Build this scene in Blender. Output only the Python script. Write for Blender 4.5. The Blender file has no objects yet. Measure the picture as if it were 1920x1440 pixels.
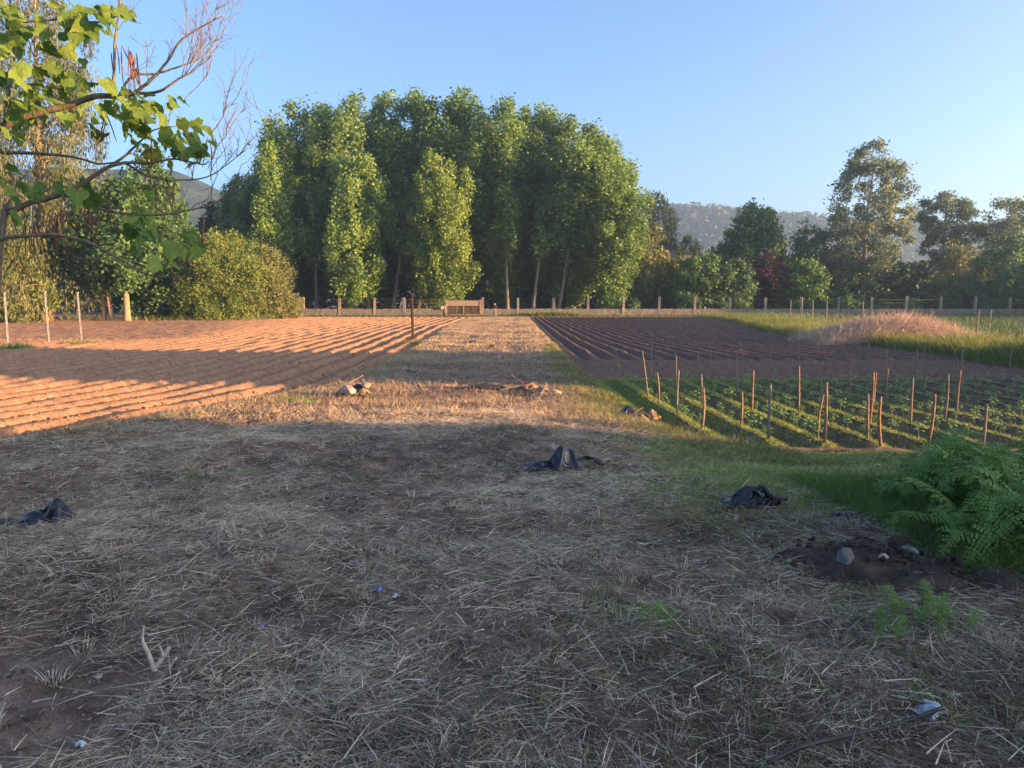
import bpy, math, random
import numpy as np
from mathutils import Vector, Matrix

# ------------------------------------------------------------------ camera, sky, sun, exposure
S = bpy.context.scene
COL = S.collection
F_PX, CX, CY, HZ = 1450.0, 960.0, 720.0, 563.0      # focal length and horizon in photo pixels
CAM_Z = 2.0
PITCH = math.atan((CY - HZ) / F_PX)
cam_d = bpy.data.cameras.new('camera'); cam = bpy.data.objects.new('camera', cam_d); COL.objects.link(cam)
cam_d.sensor_fit = 'HORIZONTAL'; cam_d.sensor_width = 36.0; cam_d.lens = 36.0 * F_PX / 1920.0
cam_d.clip_start = 0.05; cam_d.clip_end = 6000
cam.location = (0, 0, CAM_Z); cam.rotation_euler = (math.pi / 2 - PITCH, 0, 0)
S.camera = cam

SUN_EL, SUN_AZ = math.radians(8.5), math.radians(104)   # azimuth clockwise from the view direction (+Y)
SUN_DIR = Vector((math.cos(SUN_EL) * math.sin(SUN_AZ), math.cos(SUN_EL) * math.cos(SUN_AZ), math.sin(SUN_EL)))
W = bpy.data.worlds.new('World'); S.world = W; W.use_nodes = True
wn = W.node_tree.nodes; wl = W.node_tree.links
sky = wn.new('ShaderNodeTexSky'); sky.sky_type = 'NISHITA'; sky.sun_disc = False
sky.sun_elevation = SUN_EL; sky.sun_rotation = SUN_AZ
sky.altitude = 0; sky.air_density = 0.72; sky.dust_density = 3.0; sky.ozone_density = 2.8
wn['Background'].inputs['Strength'].default_value = 0.10
wl.new(sky.outputs[0], wn['Background'].inputs[0])
sun_d = bpy.data.lights.new('sun', 'SUN'); sun_d.energy = 5.0; sun_d.angle = math.radians(0.5); sun_d.color = (1.0, 0.56, 0.23)
sun = bpy.data.objects.new('sun', sun_d); COL.objects.link(sun); sun.location = (60, -15, 30)
sun.rotation_euler = (-SUN_DIR).to_track_quat('-Z', 'Y').to_euler()
S.view_settings.view_transform = 'Standard'; S.view_settings.look = 'None'
S.view_settings.exposure = 2.42; S.view_settings.gamma = 1.0; S.view_settings.use_curve_mapping = False
S.cycles.max_bounces = 8; S.cycles.transparent_max_bounces = 8; S.cycles.volume_bounces = 1
HAZE_DENSITY = 0.0005

# ------------------------------------------------------------------ helpers
TH = PITCH
def ray(px, py):
    u = (px - CX) / F_PX; v = (CY - py) / F_PX
    return np.array([u, v * math.sin(TH) + math.cos(TH), v * math.cos(TH) - math.sin(TH)])
def G(px, py, z=0.0):                 # where a photo pixel meets the level z
    r = ray(px, py); t = (z - CAM_Z) / r[2]
    return (r[0] * t, r[1] * t)
def P(px, py, d):                     # the point at distance d behind a photo pixel
    r = ray(px, py); t = d / r[1]
    return np.array([r[0] * t, d, CAM_Z + r[2] * t])
def hgt(py, d): return P(960, py, d)[2]
def xat(px, d): return (px - CX) / F_PX * d * 1.0 / (math.cos(TH))

def smooth(a, b, x):
    t = np.clip((np.asarray(x, float) - a) / (b - a), 0, 1); return t * t * (3 - 2 * t)
def hash2(ix, iy, seed):
    n = (ix.astype(np.int64) * 374761393 + iy.astype(np.int64) * 668265263 + seed * 974711) & 0x7fffffff
    n = ((n ^ (n >> 13)) * 1274126177) & 0x7fffffff
    return ((n ^ (n >> 16)) & 0xffff) / 65535.0
def vnoise(x, y, seed=0):
    x = np.asarray(x, float); y = np.asarray(y, float)
    ix = np.floor(x); iy = np.floor(y); fx = x - ix; fy = y - iy
    fx = fx * fx * (3 - 2 * fx); fy = fy * fy * (3 - 2 * fy)
    a = hash2(ix, iy, seed); b = hash2(ix + 1, iy, seed); c = hash2(ix, iy + 1, seed); d = hash2(ix + 1, iy + 1, seed)
    return (a + (b - a) * fx) * (1 - fy) + (c + (d - c) * fx) * fy
def fbm(x, y, seed=0, o=4):
    s = 0; a = .5; n = 0
    for k in range(o):
        s = s + a * vnoise(x * 2 ** k, y * 2 ** k, seed + k * 17); n += a; a *= .5
    return s / n - .5
def nrm(v): return v / np.maximum(np.linalg.norm(v, axis=-1, keepdims=True), 1e-9)

def mk(name, V, Fc, m, parent=None, rnd=None, smooth_sh=True, kind=None, label=None, cat=None, group=None):
    me = bpy.data.meshes.new(name)
    V = np.asarray(V, np.float32)
    if isinstance(Fc, np.ndarray):
        n, k = Fc.shape
        me.vertices.add(len(V)); me.vertices.foreach_set('co', V.ravel())
        me.loops.add(n * k); me.loops.foreach_set('vertex_index', Fc.astype(np.int32).ravel())
        me.polygons.add(n); me.polygons.foreach_set('loop_start', np.arange(0, n * k, k, dtype=np.int32))
        me.polygons.foreach_set('loop_total', np.full(n, k, np.int32))
        me.update(calc_edges=True)
    else:
        me.from_pydata([tuple(map(float, v)) for v in V], [], Fc)
    if smooth_sh: me.polygons.foreach_set('use_smooth', np.ones(len(me.polygons), bool))
    if rnd is not None:
        a = me.attributes.new('rnd', 'FLOAT', 'POINT'); a.data.foreach_set('value', np.asarray(rnd, np.float32))
    if m: me.materials.append(m)
    o = bpy.data.objects.new(name, me); COL.objects.link(o)
    if parent is not None: o.parent = parent
    tag(o, label, cat, group, kind)
    return o
def tag(o, label=None, cat=None, group=None, kind=None):
    if label: o['label'] = label
    if cat: o['category'] = cat
    if group: o['group'] = group
    if kind: o['kind'] = kind
    return o
def thing(name, label, cat, loc=(0, 0, 0), rz=0, group=None):
    o = bpy.data.objects.new(name, None); COL.objects.link(o); o.empty_display_size = .2
    o.location = tuple(map(float, loc)); o.rotation_euler = (0, 0, rz)
    return tag(o, label, cat, group)
def copy_tree(o, parent=None):
    c = o.copy(); COL.objects.link(c); c.parent = parent
    for ch in o.children: copy_tree(ch, c)
    return c
class MB:                                  # collects pieces of one mesh
    def __init__(s): s.v = []; s.f = []; s.n = 0; s.r = []
    def add(s, V, Fc, r=0.5):
        V = np.asarray(V, float); s.v.append(V)
        s.f += [tuple(int(i) + s.n for i in f) for f in Fc]; s.n += len(V); s.r.append(np.full(len(V), r))
        return s
    def tube(s, pts, rad, sides=6, r=0.5):
        V, Fc = tube(pts, rad, sides); return s.add(V, Fc, r)
    def box(s, x0, x1, y0, y1, z0, z1, r=0.5):
        V = [(x, y, z) for x in (x0, x1) for y in (y0, y1) for z in (z0, z1)]
        return s.add(V, [(0, 1, 3, 2), (4, 6, 7, 5), (0, 4, 5, 1), (2, 3, 7, 6), (0, 2, 6, 4), (1, 5, 7, 3)], r)
    def build(s, name, m, parent=None, **k):
        return mk(name, np.concatenate(s.v), s.f, m, parent, rnd=np.concatenate(s.r), **k)
def tube(pts, rad, sides=6):
    pts = np.asarray(pts, float); n = len(pts); rad = np.broadcast_to(np.asarray(rad, float), (n,))
    T = nrm(np.gradient(pts, axis=0)); up = np.array([.03, .13, 1.0]) if abs(T[0][2]) < .9 else np.array([1., .1, .05])
    V = []
    for i in range(n):
        a = nrm(np.cross(T[i], up)); b = np.cross(T[i], a)
        for k in range(sides):
            t = 2 * math.pi * k / sides; V.append(pts[i] + rad[i] * (math.cos(t) * a + math.sin(t) * b))
    Fc = [(i * sides + k, i * sides + (k + 1) % sides, (i + 1) * sides + (k + 1) % sides, (i + 1) * sides + k) for i in range(n - 1) for k in range(sides)]
    Fc += [tuple(range(sides - 1, -1, -1)), tuple((n - 1) * sides + k for k in range(sides))]
    return np.array(V), Fc
def curve(pts, n=12):                      # Catmull-Rom through control points
    p = np.asarray(pts, float)
    if len(p) < 3: return np.array([p[0] + (p[-1] - p[0]) * t for t in np.linspace(0, 1, n)])
    q = np.vstack([2 * p[0] - p[1], p, 2 * p[-1] - p[-2]]); out = []
    for t in np.linspace(0, len(p) - 1 - 1e-6, n):
        i = int(t); f = t - i; a, b, c, d = q[i:i + 4]
        out.append(.5 * (2 * b + (c - a) * f + (2 * a - 5 * b + 4 * c - d) * f * f + (3 * b - a - 3 * c + d) * f ** 3))
    return np.array(out)
def diamonds(C, A, N, L, Wd):              # leaf-shaped quads
    n = len(C); A = nrm(A); Sd = nrm(np.cross(A, N)); L = np.broadcast_to(L, (n,))[:, None]; Wd = np.broadcast_to(Wd, (n,))[:, None]
    V = np.stack([C - A * L * .5, C + Sd * Wd * .5 - A * L * .05, C + A * L * .5, C - Sd * Wd * .5 - A * L * .05], 1).reshape(-1, 3)
    return V, np.arange(4 * n).reshape(n, 4)
def strands(B, D, L, Wd, bend, rng, seg=2):  # thin tapered ribbons: base, direction, length, width, sag
    n = len(B); D = nrm(D); L = np.broadcast_to(L, (n,))[:, None]; Wd = np.broadcast_to(Wd, (n,))[:, None]
    bend = np.broadcast_to(bend, (n, 3)) if np.ndim(bend) == 2 else np.broadcast_to(np.asarray(bend), (n,))[:, None] * np.array([0, 0, -1.0])
    R = nrm(np.cross(D, rng.normal(size=(n, 3)))); V = []
    for k in range(seg + 1):
        t = k / seg; c = B + D * L * t + bend * L * t * t; w = Wd * (1 - .75 * t)
        V += [c - R * w * .5, c + R * w * .5]
    V = np.stack(V, 1).reshape(-1, 3); m = 2 * (seg + 1)
    q = np.array([[2 * k, 2 * k + 1, 2 * k + 3, 2 * k + 2] for k in range(seg)])
    Fc = (np.arange(n)[:, None, None] * m + q[None]).reshape(-1, 4)
    return V, Fc, m

# ------------------------------------------------------------------ materials
def nodes(name):
    m = bpy.data.materials.new(name); m.use_nodes = True
    return m, m.node_tree.nodes, m.node_tree.links
def ramp(n, stops):
    r = n.new('ShaderNodeValToRGB'); e = r.color_ramp.elements
    while len(e) < len(stops): e.new(.5)
    for el, (p, c) in zip(e, stops): el.position = p; el.color = (*c, 1)
    return r
def mat(name, stops, scale=3.0, rough=.85, bump=.0, bscale=30., detail=6, spec=.25, attr=0.0, metal=0.0, dist=.02):
    """Principled surface: fractal noise in object space, optionally mixed with the per-piece value 'rnd'."""
    m, n, l = nodes(name); b = n['Principled BSDF']
    tc = n.new('ShaderNodeTexCoord'); nz = n.new('ShaderNodeTexNoise'); nz.inputs['Scale'].default_value = scale; nz.inputs['Detail'].default_value = detail; nz.inputs['Roughness'].default_value = .65
    l.new(tc.outputs['Object'], nz.inputs['Vector'])
    st = n.new('ShaderNodeMapRange'); st.inputs[1].default_value = .3; st.inputs[2].default_value = .7; l.new(nz.outputs['Fac'], st.inputs[0])
    r = ramp(n, stops); fac = st.outputs[0]
    if attr > 0:
        at = n.new('ShaderNodeAttribute'); at.attribute_name = 'rnd'
        mx = n.new('ShaderNodeMix'); mx.inputs[0].default_value = attr; l.new(fac, mx.inputs[2]); l.new(at.outputs['Fac'], mx.inputs[3]); fac = mx.outputs[0]
    l.new(fac, r.inputs[0]); l.new(r.outputs[0], b.inputs['Base Color'])
    b.inputs['Roughness'].default_value = rough; b.inputs['Specular IOR Level'].default_value = spec; b.inputs['Metallic'].default_value = metal
    if bump:
        n2 = n.new('ShaderNodeTexNoise'); n2.inputs['Scale'].default_value = bscale; n2.inputs['Detail'].default_value = 5; l.new(tc.outputs['Object'], n2.inputs['Vector'])
        bp = n.new('ShaderNodeBump'); bp.inputs['Strength'].default_value = bump; bp.inputs['Distance'].default_value = dist
        l.new(n2.outputs['Fac'], bp.inputs['Height']); l.new(bp.outputs[0], b.inputs['Normal'])
    return m
def leaf(name, stops, trans=.35, rough=.55, spec=.25):
    m, n, l = nodes(name); b = n['Principled BSDF']; out = n['Material Output']
    at = n.new('ShaderNodeAttribute'); at.attribute_name = 'rnd'
    r = ramp(n, stops); l.new(at.outputs['Fac'], r.inputs[0]); l.new(r.outputs[0], b.inputs['Base Color'])
    b.inputs['Roughness'].default_value = rough; b.inputs['Specular IOR Level'].default_value = spec
    t = n.new('ShaderNodeBsdfTranslucent'); l.new(r.outputs[0], t.inputs[0])
    mx = n.new('ShaderNodeMixShader'); mx.inputs[0].default_value = trans
    l.new(b.outputs[0], mx.inputs[1]); l.new(t.outputs[0], mx.inputs[2]); l.new(mx.outputs[0], out.inputs[0])
    return m
def mul(c, k): return tuple(x * k for x in c)

M = {}
M['ground'] = mat('ground_soil', [(0, (0.066, 0.040, 0.030)), (0.35, (0.142, 0.092, 0.069)), (0.7, (0.255, 0.175, 0.129)), (1, (0.378, 0.276, 0.206))], 3.2, .95, 1.0, 70, 12, .1, dist=.035)
M['field'] = mat('tilled_soil', [(0, (0.168, 0.100, 0.065)), (0.5, (0.252, 0.150, 0.095)), (1, (0.326, 0.205, 0.133))], 5, .95, .8, 26, 8, .08, dist=.03)
M['field_dark'] = mat('dark_tilled_soil', [(0, (0.116, 0.067, 0.049)), (0.5, (0.180, 0.106, 0.076)), (1, (0.258, 0.149, 0.106))], 5, .95, .8, 26, 8, .08, dist=.03)
M['crumb'] = mat('soil_crumb', [(0, (.07, .045, .035)), (.5, (.16, .11, .085)), (1, (.34, .27, .22))], 9, .95, attr=.8, spec=.1)
M['heap'] = mat('heap_soil', [(0, (.03, .022, .018)), (.5, (.06, .045, .036)), (1, (.10, .075, .06))], 9, .95, .9, 40, 8, .1)
M['straw'] = leaf('straw', [(0, (0.074, 0.049, 0.034)), (0.3, (0.258, 0.190, 0.133)), (0.65, (0.507, 0.418, 0.309)), (1, (0.719, 0.646, 0.503))], .15, .7, .2)
M['drygrass'] = leaf('dry_grass', [(0, (.18, .12, .075)), (.5, (.36, .26, .165)), (1, (.54, .44, .30))], .25, .7, .2)
M['grass'] = leaf('green_grass', [(0, (0.073, 0.123, 0.028)), (0.5, (0.168, 0.274, 0.056)), (0.85, (0.291, 0.370, 0.095)), (1, (0.448, 0.414, 0.213))], .35)
M['weed'] = leaf('ridge_weed', [(0, (0.105, 0.158, 0.037)), (0.5, (0.254, 0.331, 0.075)), (0.85, (0.402, 0.442, 0.124)), (1, (0.566, 0.497, 0.224))], .35)
M['tallgrass'] = leaf('verge_grass', [(0, (0.081, 0.127, 0.034)), (0.5, (0.196, 0.230, 0.063)), (0.85, (0.345, 0.322, 0.115)), (1, (0.483, 0.414, 0.207))], .35)
M['meadow'] = leaf('meadow_grass', [(0, (0.039, 0.078, 0.033)), (0.5, (0.072, 0.130, 0.052)), (1, (0.143, 0.208, 0.078))], .3)
M['poplar'] = leaf('poplar_leaf', [(0, (0.058, 0.109, 0.032)), (0.5, (0.134, 0.230, 0.054)), (1, (0.256, 0.371, 0.083))], .4, .5, .3)
M['poplar_y'] = leaf('young_poplar_leaf', [(0, (0.092, 0.149, 0.029)), (0.5, (0.184, 0.276, 0.052)), (1, (0.299, 0.380, 0.081))], .38, .5, .3)
M['broad'] = leaf('broad_leaf', [(0, (0.035, 0.078, 0.030)), (0.5, (0.074, 0.149, 0.046)), (1, (0.142, 0.236, 0.068))], .3)
M['bright'] = leaf('bright_leaf', [(0, (0.044, 0.100, 0.031)), (0.5, (0.088, 0.175, 0.044)), (1, (0.163, 0.275, 0.062))], .35)
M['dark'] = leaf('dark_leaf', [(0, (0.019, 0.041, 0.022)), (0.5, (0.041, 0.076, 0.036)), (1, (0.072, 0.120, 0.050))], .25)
M['euca'] = leaf('gum_leaf', [(0, (0.065, 0.096, 0.053)), (0.5, (0.131, 0.178, 0.089)), (1, (0.235, 0.274, 0.138))], .25)
M['euca_b'] = leaf('brown_gum_leaf', [(0, (.05, .065, .026)), (.5, (.10, .118, .046)), (1, (.18, .18, .075))], .25)
M['willow'] = leaf('willow_leaf', [(0, (0.077, 0.121, 0.028)), (0.5, (0.165, 0.220, 0.046)), (1, (0.275, 0.319, 0.077))], .35)
M['olive'] = leaf('olive_leaf', [(0, (0.079, 0.099, 0.033)), (0.5, (0.158, 0.178, 0.059)), (1, (0.277, 0.264, 0.092))], .3)
M['purple'] = leaf('purple_leaf', [(0, (.022, .008, .012)), (.5, (.045, .014, .02)), (1, (.08, .025, .03))], .25)
M['hillwood'] = leaf('hill_leaf', [(0, (.028, .042, .024)), (.5, (.036, .052, .028)), (1, (.046, .062, .033))], .2)
M['catalpa'] = leaf('catalpa_leaf', [(0, (.045, .10, .02)), (.5, (.095, .175, .032)), (.85, (.16, .24, .04)), (1, (.34, .33, .06))], .42, .45, .35)
M['fern'] = leaf('bracken_leaf', [(0, (0.070, 0.139, 0.032)), (0.5, (0.139, 0.243, 0.053)), (1, (0.244, 0.347, 0.081))], .3)
M['seedling'] = leaf('seedling_leaf', [(0, (0.132, 0.231, 0.066)), (0.5, (0.220, 0.352, 0.099)), (1, (0.330, 0.451, 0.165))], .4)
M['bark'] = mat('grey_bark', [(0, (.09, .07, .055)), (.5, (.17, .135, .10)), (1, (.27, .22, .17))], 6, .9, .6, 18, spec=.1)
M['bark_d'] = mat('dark_bark', [(0, (.03, .025, .02)), (.5, (.065, .052, .042)), (1, (.12, .095, .075))], 6, .9, .6, 18, spec=.1)
M['bark_o'] = mat('smooth_pale_bark', [(0, (.20, .12, .07)), (.5, (.33, .21, .13)), (1, (.42, .30, .20))], 4, .85, .4, 14, spec=.1)
M['twig'] = mat('catalpa_bark', [(0, (.10, .075, .055)), (.5, (.19, .145, .105)), (1, (.28, .22, .165))], 14, .85, .5, 60, spec=.15)
M['pod'] = mat('seed_pod', [(0, (.10, .045, .035)), (1, (.24, .12, .08))], 8, .8, spec=.2)
M['stake'] = mat('stake_wood', [(0, (.16, .09, .055)), (.5, (.26, .155, .10)), (1, (.36, .23, .15))], 12, .85, .5, 60, spec=.15)
M['stake_g'] = mat('weathered_stake_wood', [(0, (.14, .11, .085)), (.5, (.22, .175, .135)), (1, (.32, .26, .20))], 12, .85, .5, 60, spec=.15)
M['granite'] = mat('granite_post', [(0, (0.138, 0.115, 0.092)), (0.5, (0.230, 0.193, 0.156)), (1, (0.331, 0.285, 0.235))], 9, .9, .5, 40, 8, .15)
M['wall'] = mat('concrete_wall', [(0, (0.108, 0.090, 0.074)), (0.45, (0.189, 0.158, 0.131)), (1, (0.279, 0.243, 0.198))], 3.5, .92, .5, 20, 9, .15)
M['board'] = mat('gate_board', [(0, (.24, .17, .11)), (1, (.42, .31, .21))], 5, .85, .4, 30, spec=.15)
M['reed'] = mat('reed_screen', [(0, (.07, .05, .038)), (.5, (.16, .115, .08)), (1, (.28, .20, .135))], 8, .9, .4, 30, attr=.6, spec=.1)
M['steel'] = mat('galvanised_steel', [(0, (.24, .235, .22)), (1, (.42, .41, .38))], 7, .55, .2, 50, spec=.4, metal=.35)
M['rust'] = mat('rusty_steel', [(0, (.05, .03, .024)), (.5, (.10, .055, .04)), (1, (.17, .09, .06))], 7, .8, .4, 50, spec=.25, metal=.2)
M['wire'] = mat('wire', [(0, (.08, .08, .075)), (1, (.15, .15, .14))], 9, .5, spec=.4, metal=.5)
M['plastic'] = mat('black_plastic', [(0, (0.010, 0.010, 0.013)), (1, (0.030, 0.030, 0.036))], 8, .30, .35, 60, spec=.5, dist=.006)
M['plastic_g'] = mat('dusty_black_plastic', [(0, (.015, .015, .018)), (.6, (.045, .042, .04)), (1, (.10, .085, .07))], 6, .6, .4, 40, spec=.35, dist=.006)
M['paper'] = mat('brown_earthy_sheet', [(0, (.10, .065, .045)), (.5, (.22, .15, .105)), (1, (.34, .25, .18))], 8, .9, .5, 40, spec=.15)
M['stone'] = mat('stone', [(0, (.08, .08, .078)), (.5, (.14, .138, .13)), (1, (.22, .21, .19))], 10, .9, .6, 45, 8, .15)
M['stone_p'] = mat('pale_stone', [(0, (.27, .21, .16)), (.5, (.40, .32, .25)), (1, (.52, .44, .36))], 10, .9, .6, 45, 8, .15)
M['pipe'] = mat('dusty_pipe', [(0, (.05, .038, .03)), (.5, (.12, .085, .062)), (1, (.24, .17, .12))], 5, .7, .2, 30, spec=.3)
M['hose'] = mat('drip_line', [(0, (.012, .012, .012)), (1, (.05, .045, .04))], 8, .6, spec=.35)
M['bone'] = mat('bleached_root_wood', [(0, (.27, .22, .17)), (.5, (.44, .38, .30)), (1, (.58, .52, .43))], 16, .8, .4, 80, spec=.2)
M['blue'] = mat('blue_wrapper', [(0, (.03, .07, .22)), (.6, (.06, .14, .36)), (1, (.5, .55, .6))], 20, .35, .3, 60, spec=.5)
M['white'] = mat('pale_wrapper', [(0, (.35, .37, .42)), (1, (.68, .70, .74))], 20, .35, .3, 60, spec=.5)
M['jacket'] = mat('dark_jacket', [(0, (.012, .012, .018)), (1, (.04, .03, .04))], 12, .8, spec=.2)
M['trousers'] = mat('pale_trousers', [(0, (.30, .22, .19)), (1, (.42, .33, .28))], 12, .85, spec=.2)
M['skin'] = mat('skin', [(0, (.42, .26, .19)), (1, (.52, .34, .26))], 10, .55, spec=.3)
M['hair'] = mat('dark_hair', [(0, (.012, .010, .009)), (1, (.03, .024, .02))], 20, .6, spec=.3)
M['hill'] = mat('hill_side', [(0, (.018, .028, .024)), (.5, (.028, .04, .03)), (1, (.045, .065, .04))], .045, .95, 1.0, .08, 10, .05, dist=6.0)
# catalpa leaf: pale midrib and side veins, blotchy green
m_, n_, l_ = nodes('catalpa_leaf_veined'); b_ = n_['Principled BSDF']
tc = n_.new('ShaderNodeTexCoord'); sp = n_.new('ShaderNodeSeparateXYZ'); l_.new(tc.outputs['Object'], sp.inputs[0])
def mth(op, a, b=None):
    q = n_.new('ShaderNodeMath'); q.operation = op
    for i, v in enumerate((a, b)):
        if v is None: continue
        if isinstance(v, (int, float)): q.inputs[i].default_value = v
        else: l_.new(v, q.inputs[i])
    return q.outputs[0]
ax_ = mth('ABSOLUTE', sp.outputs[0]); ph_ = mth('FRACT', mth('MULTIPLY', mth('SUBTRACT', sp.outputs[1], mth('MULTIPLY', ax_, .75)), 5.5))
side_ = mth('LESS_THAN', mth('ABSOLUTE', mth('SUBTRACT', ph_, .5)), .07); mid_ = mth('LESS_THAN', ax_, .018); vein_ = mth('MAXIMUM', mth('MULTIPLY', side_, .5), mid_)
at = n_.new('ShaderNodeAttribute'); at.attribute_name = 'rnd'; oi = n_.new('ShaderNodeObjectInfo'); nz = n_.new('ShaderNodeTexNoise'); nz.inputs['Scale'].default_value = 4; nz.inputs['Detail'].default_value = 5; l_.new(tc.outputs['Object'], nz.inputs['Vector'])
f_ = mth('ADD', mth('MULTIPLY', at.outputs['Fac'], .5), mth('ADD', mth('MULTIPLY', oi.outputs['Random'], .3), mth('MULTIPLY', mth('SUBTRACT', nz.outputs['Fac'], .4), .6)))
rp = ramp(n_, [(0, (.055, .115, .022)), (.45, (.13, .225, .036)), (.8, (.22, .31, .05)), (1, (.36, .36, .08))]); l_.new(f_, rp.inputs[0])
mx = n_.new('ShaderNodeMix'); mx.data_type = 'RGBA'; l_.new(mth('MULTIPLY', vein_, .45), mx.inputs[0]); l_.new(rp.outputs[0], mx.inputs[6]); mx.inputs[7].default_value = (.34, .38, .16, 1)
l_.new(mx.outputs[2], b_.inputs['Base Color']); b_.inputs['Roughness'].default_value = .5; b_.inputs['Specular IOR Level'].default_value = .3
bp_ = n_.new('ShaderNodeBump'); bp_.inputs['Strength'].default_value = .5; bp_.inputs['Distance'].default_value = .03; l_.new(mth('ADD', vein_, nz.outputs['Fac']), bp_.inputs['Height']); l_.new(bp_.outputs[0], b_.inputs['Normal'])
tr_ = n_.new('ShaderNodeBsdfTranslucent'); l_.new(mx.outputs[2], tr_.inputs[0]); ms_ = n_.new('ShaderNodeMixShader'); ms_.inputs[0].default_value = .45
l_.new(b_.outputs[0], ms_.inputs[1]); l_.new(tr_.outputs[0], ms_.inputs[2]); l_.new(ms_.outputs[0], n_['Material Output'].inputs[0]); M['catalpa'] = m_
# clear plastic
m_, n_, l_ = nodes('clear_plastic'); b_ = n_['Principled BSDF']; b_.inputs['Base Color'].default_value = (.75, .78, .85, 1); b_.inputs['Roughness'].default_value = .12
b_.inputs['Transmission Weight'].default_value = .55; b_.inputs['IOR'].default_value = 1.4; M['clear'] = m_

# ------------------------------------------------------------------ the lie of the land
def softplus(x): return np.log1p(np.exp(np.clip(x, -30, 30)))
def xl(d): return -4.15 - .245 * softplus(18.0 - d) - .8 * smooth(25, 60, d)                  # left field edge
def xv(d): return 15.0 + 6.0 * smooth(40, 83, d)                   # verge right of the right field
def masks(x, d):
    fl = (1 - smooth(xl(d) - .55, xl(d) + .35, x)) * smooth(2, 7, d) * (1 - smooth(86, 90, d))
    pm = smooth(2.05, 2.65, x - .62 * np.maximum(0, 11.9 - d)) * smooth(9.75, 10.35, d) * (1 - smooth(20.0, 20.6, d))
    fr = smooth(1.75, 2.35, x) * smooth(19.8, 20.4, d) * (1 - smooth(87, 91, d))
    rt = np.maximum(pm, fr); rt = rt * (1 - smooth(xv(d) - .2, xv(d) + .7, x))
    return fl, rt
def zpath(d): return .06 + .22 * (1 - smooth(8, 19, d))
def ground_z(x, d):
    x = np.asarray(x, float); d = np.asarray(d, float)
    fl, rt = masks(x, d)
    path = (1 - fl) * (1 - rt)
    far = smooth(88, 96, d)
    z = zpath(d) * (1 - far) + path * (.26 * fbm(x * .55, d * .55, 3, 4) + .07 * fbm(x * 3.3, d * 3.3, 9, 4)) * (1 - far)
    z = z - .20 * smooth(.8, 2.6, x) * smooth(6, 9.5, d) * (1 - smooth(18, 22, d))
    # two faint wheel tracks along the path
    tr = np.exp(-((x - .1) / .35) ** 2) + np.exp(-((x + 2.3) / .4) ** 2)
    z = z - .05 * tr * smooth(12, 20, d) * (1 - far)
    side = smooth(xv(d) - .2, xv(d) + 1.2, x)
    z = z * (1 - side) + side * (.20 + .18 * fbm(x * .3, d * .3, 21, 3)) * (1 - far)
    z = z * path + (1 - path) * -.5
    return z

def axis(parts):
    out = []
    for a, b, st in parts: out.append(np.arange(a, b, st))
    return np.concatenate(out)
gx = axis([(-7, 7, .08), (7, 26, .35), (26, 80, 2.0)]); gx = np.concatenate([-np.geomspace(90, 1150, 22)[::-1], -np.arange(26, 90, 2.0)[::-1], -np.arange(7.35, 26, .35)[::-1], gx, np.geomspace(82, 1150, 22)])
gy = np.concatenate([-np.geomspace(6, 250, 14)[::-1], axis([(-4, 2, .5), (2, 14, .07), (14, 30, .16), (30, 110, .9)]), np.geomspace(111, 1150, 26)])
X, Y = np.meshgrid(gx, gy); Zg = ground_z(X, Y)
def grid(name, X, Y, Z, m, **k):
    ny, nx = X.shape; V = np.stack([X, Y, Z], -1).reshape(-1, 3)
    i = (np.arange(ny - 1)[:, None] * nx + np.arange(nx - 1)[None]).ravel()
    return mk(name, V, np.stack([i, i + 1, i + nx + 1, i + nx], 1), m, **k)
grid('ground', X, Y, Zg, M['ground'], kind='structure')

# left field: ridges that follow the bending edge
SP = .80
def left_row_x(s, d): return xl(d) + .15 - s
s_ = np.arange(-.3, 46, .062); d_ = np.concatenate([np.arange(6, 26, .085), np.arange(26, 45, .17), np.arange(45, 90, .4)])
Sg, Dg = np.meshgrid(s_, d_)
def left_z(s, d):
    x = left_row_x(s, d)
    wob = .13 * fbm(d * .35, s * .12, 31, 3)
    ph = (s + wob) / SP
    rough = np.clip(smooth(11.5, 16, s) * smooth(36, 44, d) * (1 - smooth(0, 1, (d - 44) / 40 - (s - 16) / 12)) + smooth(30, 36, s), 0, 1)
    amp = .135 * smooth(-.1, .35, s) * (1 - .85 * rough) * (.75 + .5 * vnoise(d * .8, s / SP * .9, 5))
    r = .5 + .5 * np.cos(2 * math.pi * ph); r = r ** 1.1
    z = -.02 - .10 * (1 - smooth(35, 65, d)) + amp * (2 * r - 1) + .045 * fbm(x * 9, d * 9, 41, 3) + .14 * rough * fbm(x * 2.2, d * 2.2, 47, 4) + .05 * fbm(x * .3, d * .3, 12, 2)
    return z
grid('tilled_field', left_row_x(Sg, Dg), Dg, left_z(Sg, Dg), M['field'], kind='structure')

# right field: ridges fan out, headland in front of them
def right_row_x(s, d): return 2.15 + s * (1 + .018 * np.maximum(0, 38 - d))
s2 = np.arange(-.2, 19.6, .055); d2 = np.concatenate([np.arange(19.6, 40, .11), np.arange(40, 91, .35)])
S2, D2 = np.meshgrid(s2, d2)
def right_z(s, d):
    x = right_row_x(s, d); end = 25.6 + .5 * vnoise(s * 1.2, s * 0, 8)
    rowm = smooth(0, 1.0, d - end); ph = (s + .14 * fbm(d * .3, s * .3, 33, 3)) / .60
    r = (.5 + .5 * np.cos(2 * math.pi * ph)) ** .9
    z = -.03 + rowm * .10 * (2 * r - 1) * smooth(-.1, .3, s) * (.75 + .5 * vnoise(d * .9, s * 2, 15)) + (1 - rowm) * .035 * np.sin(2 * math.pi * d / .62 + 2 * fbm(x * .5, d * .5, 4, 2))
    return z + .045 * fbm(x * 7, d * 7, 43, 3)
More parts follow.
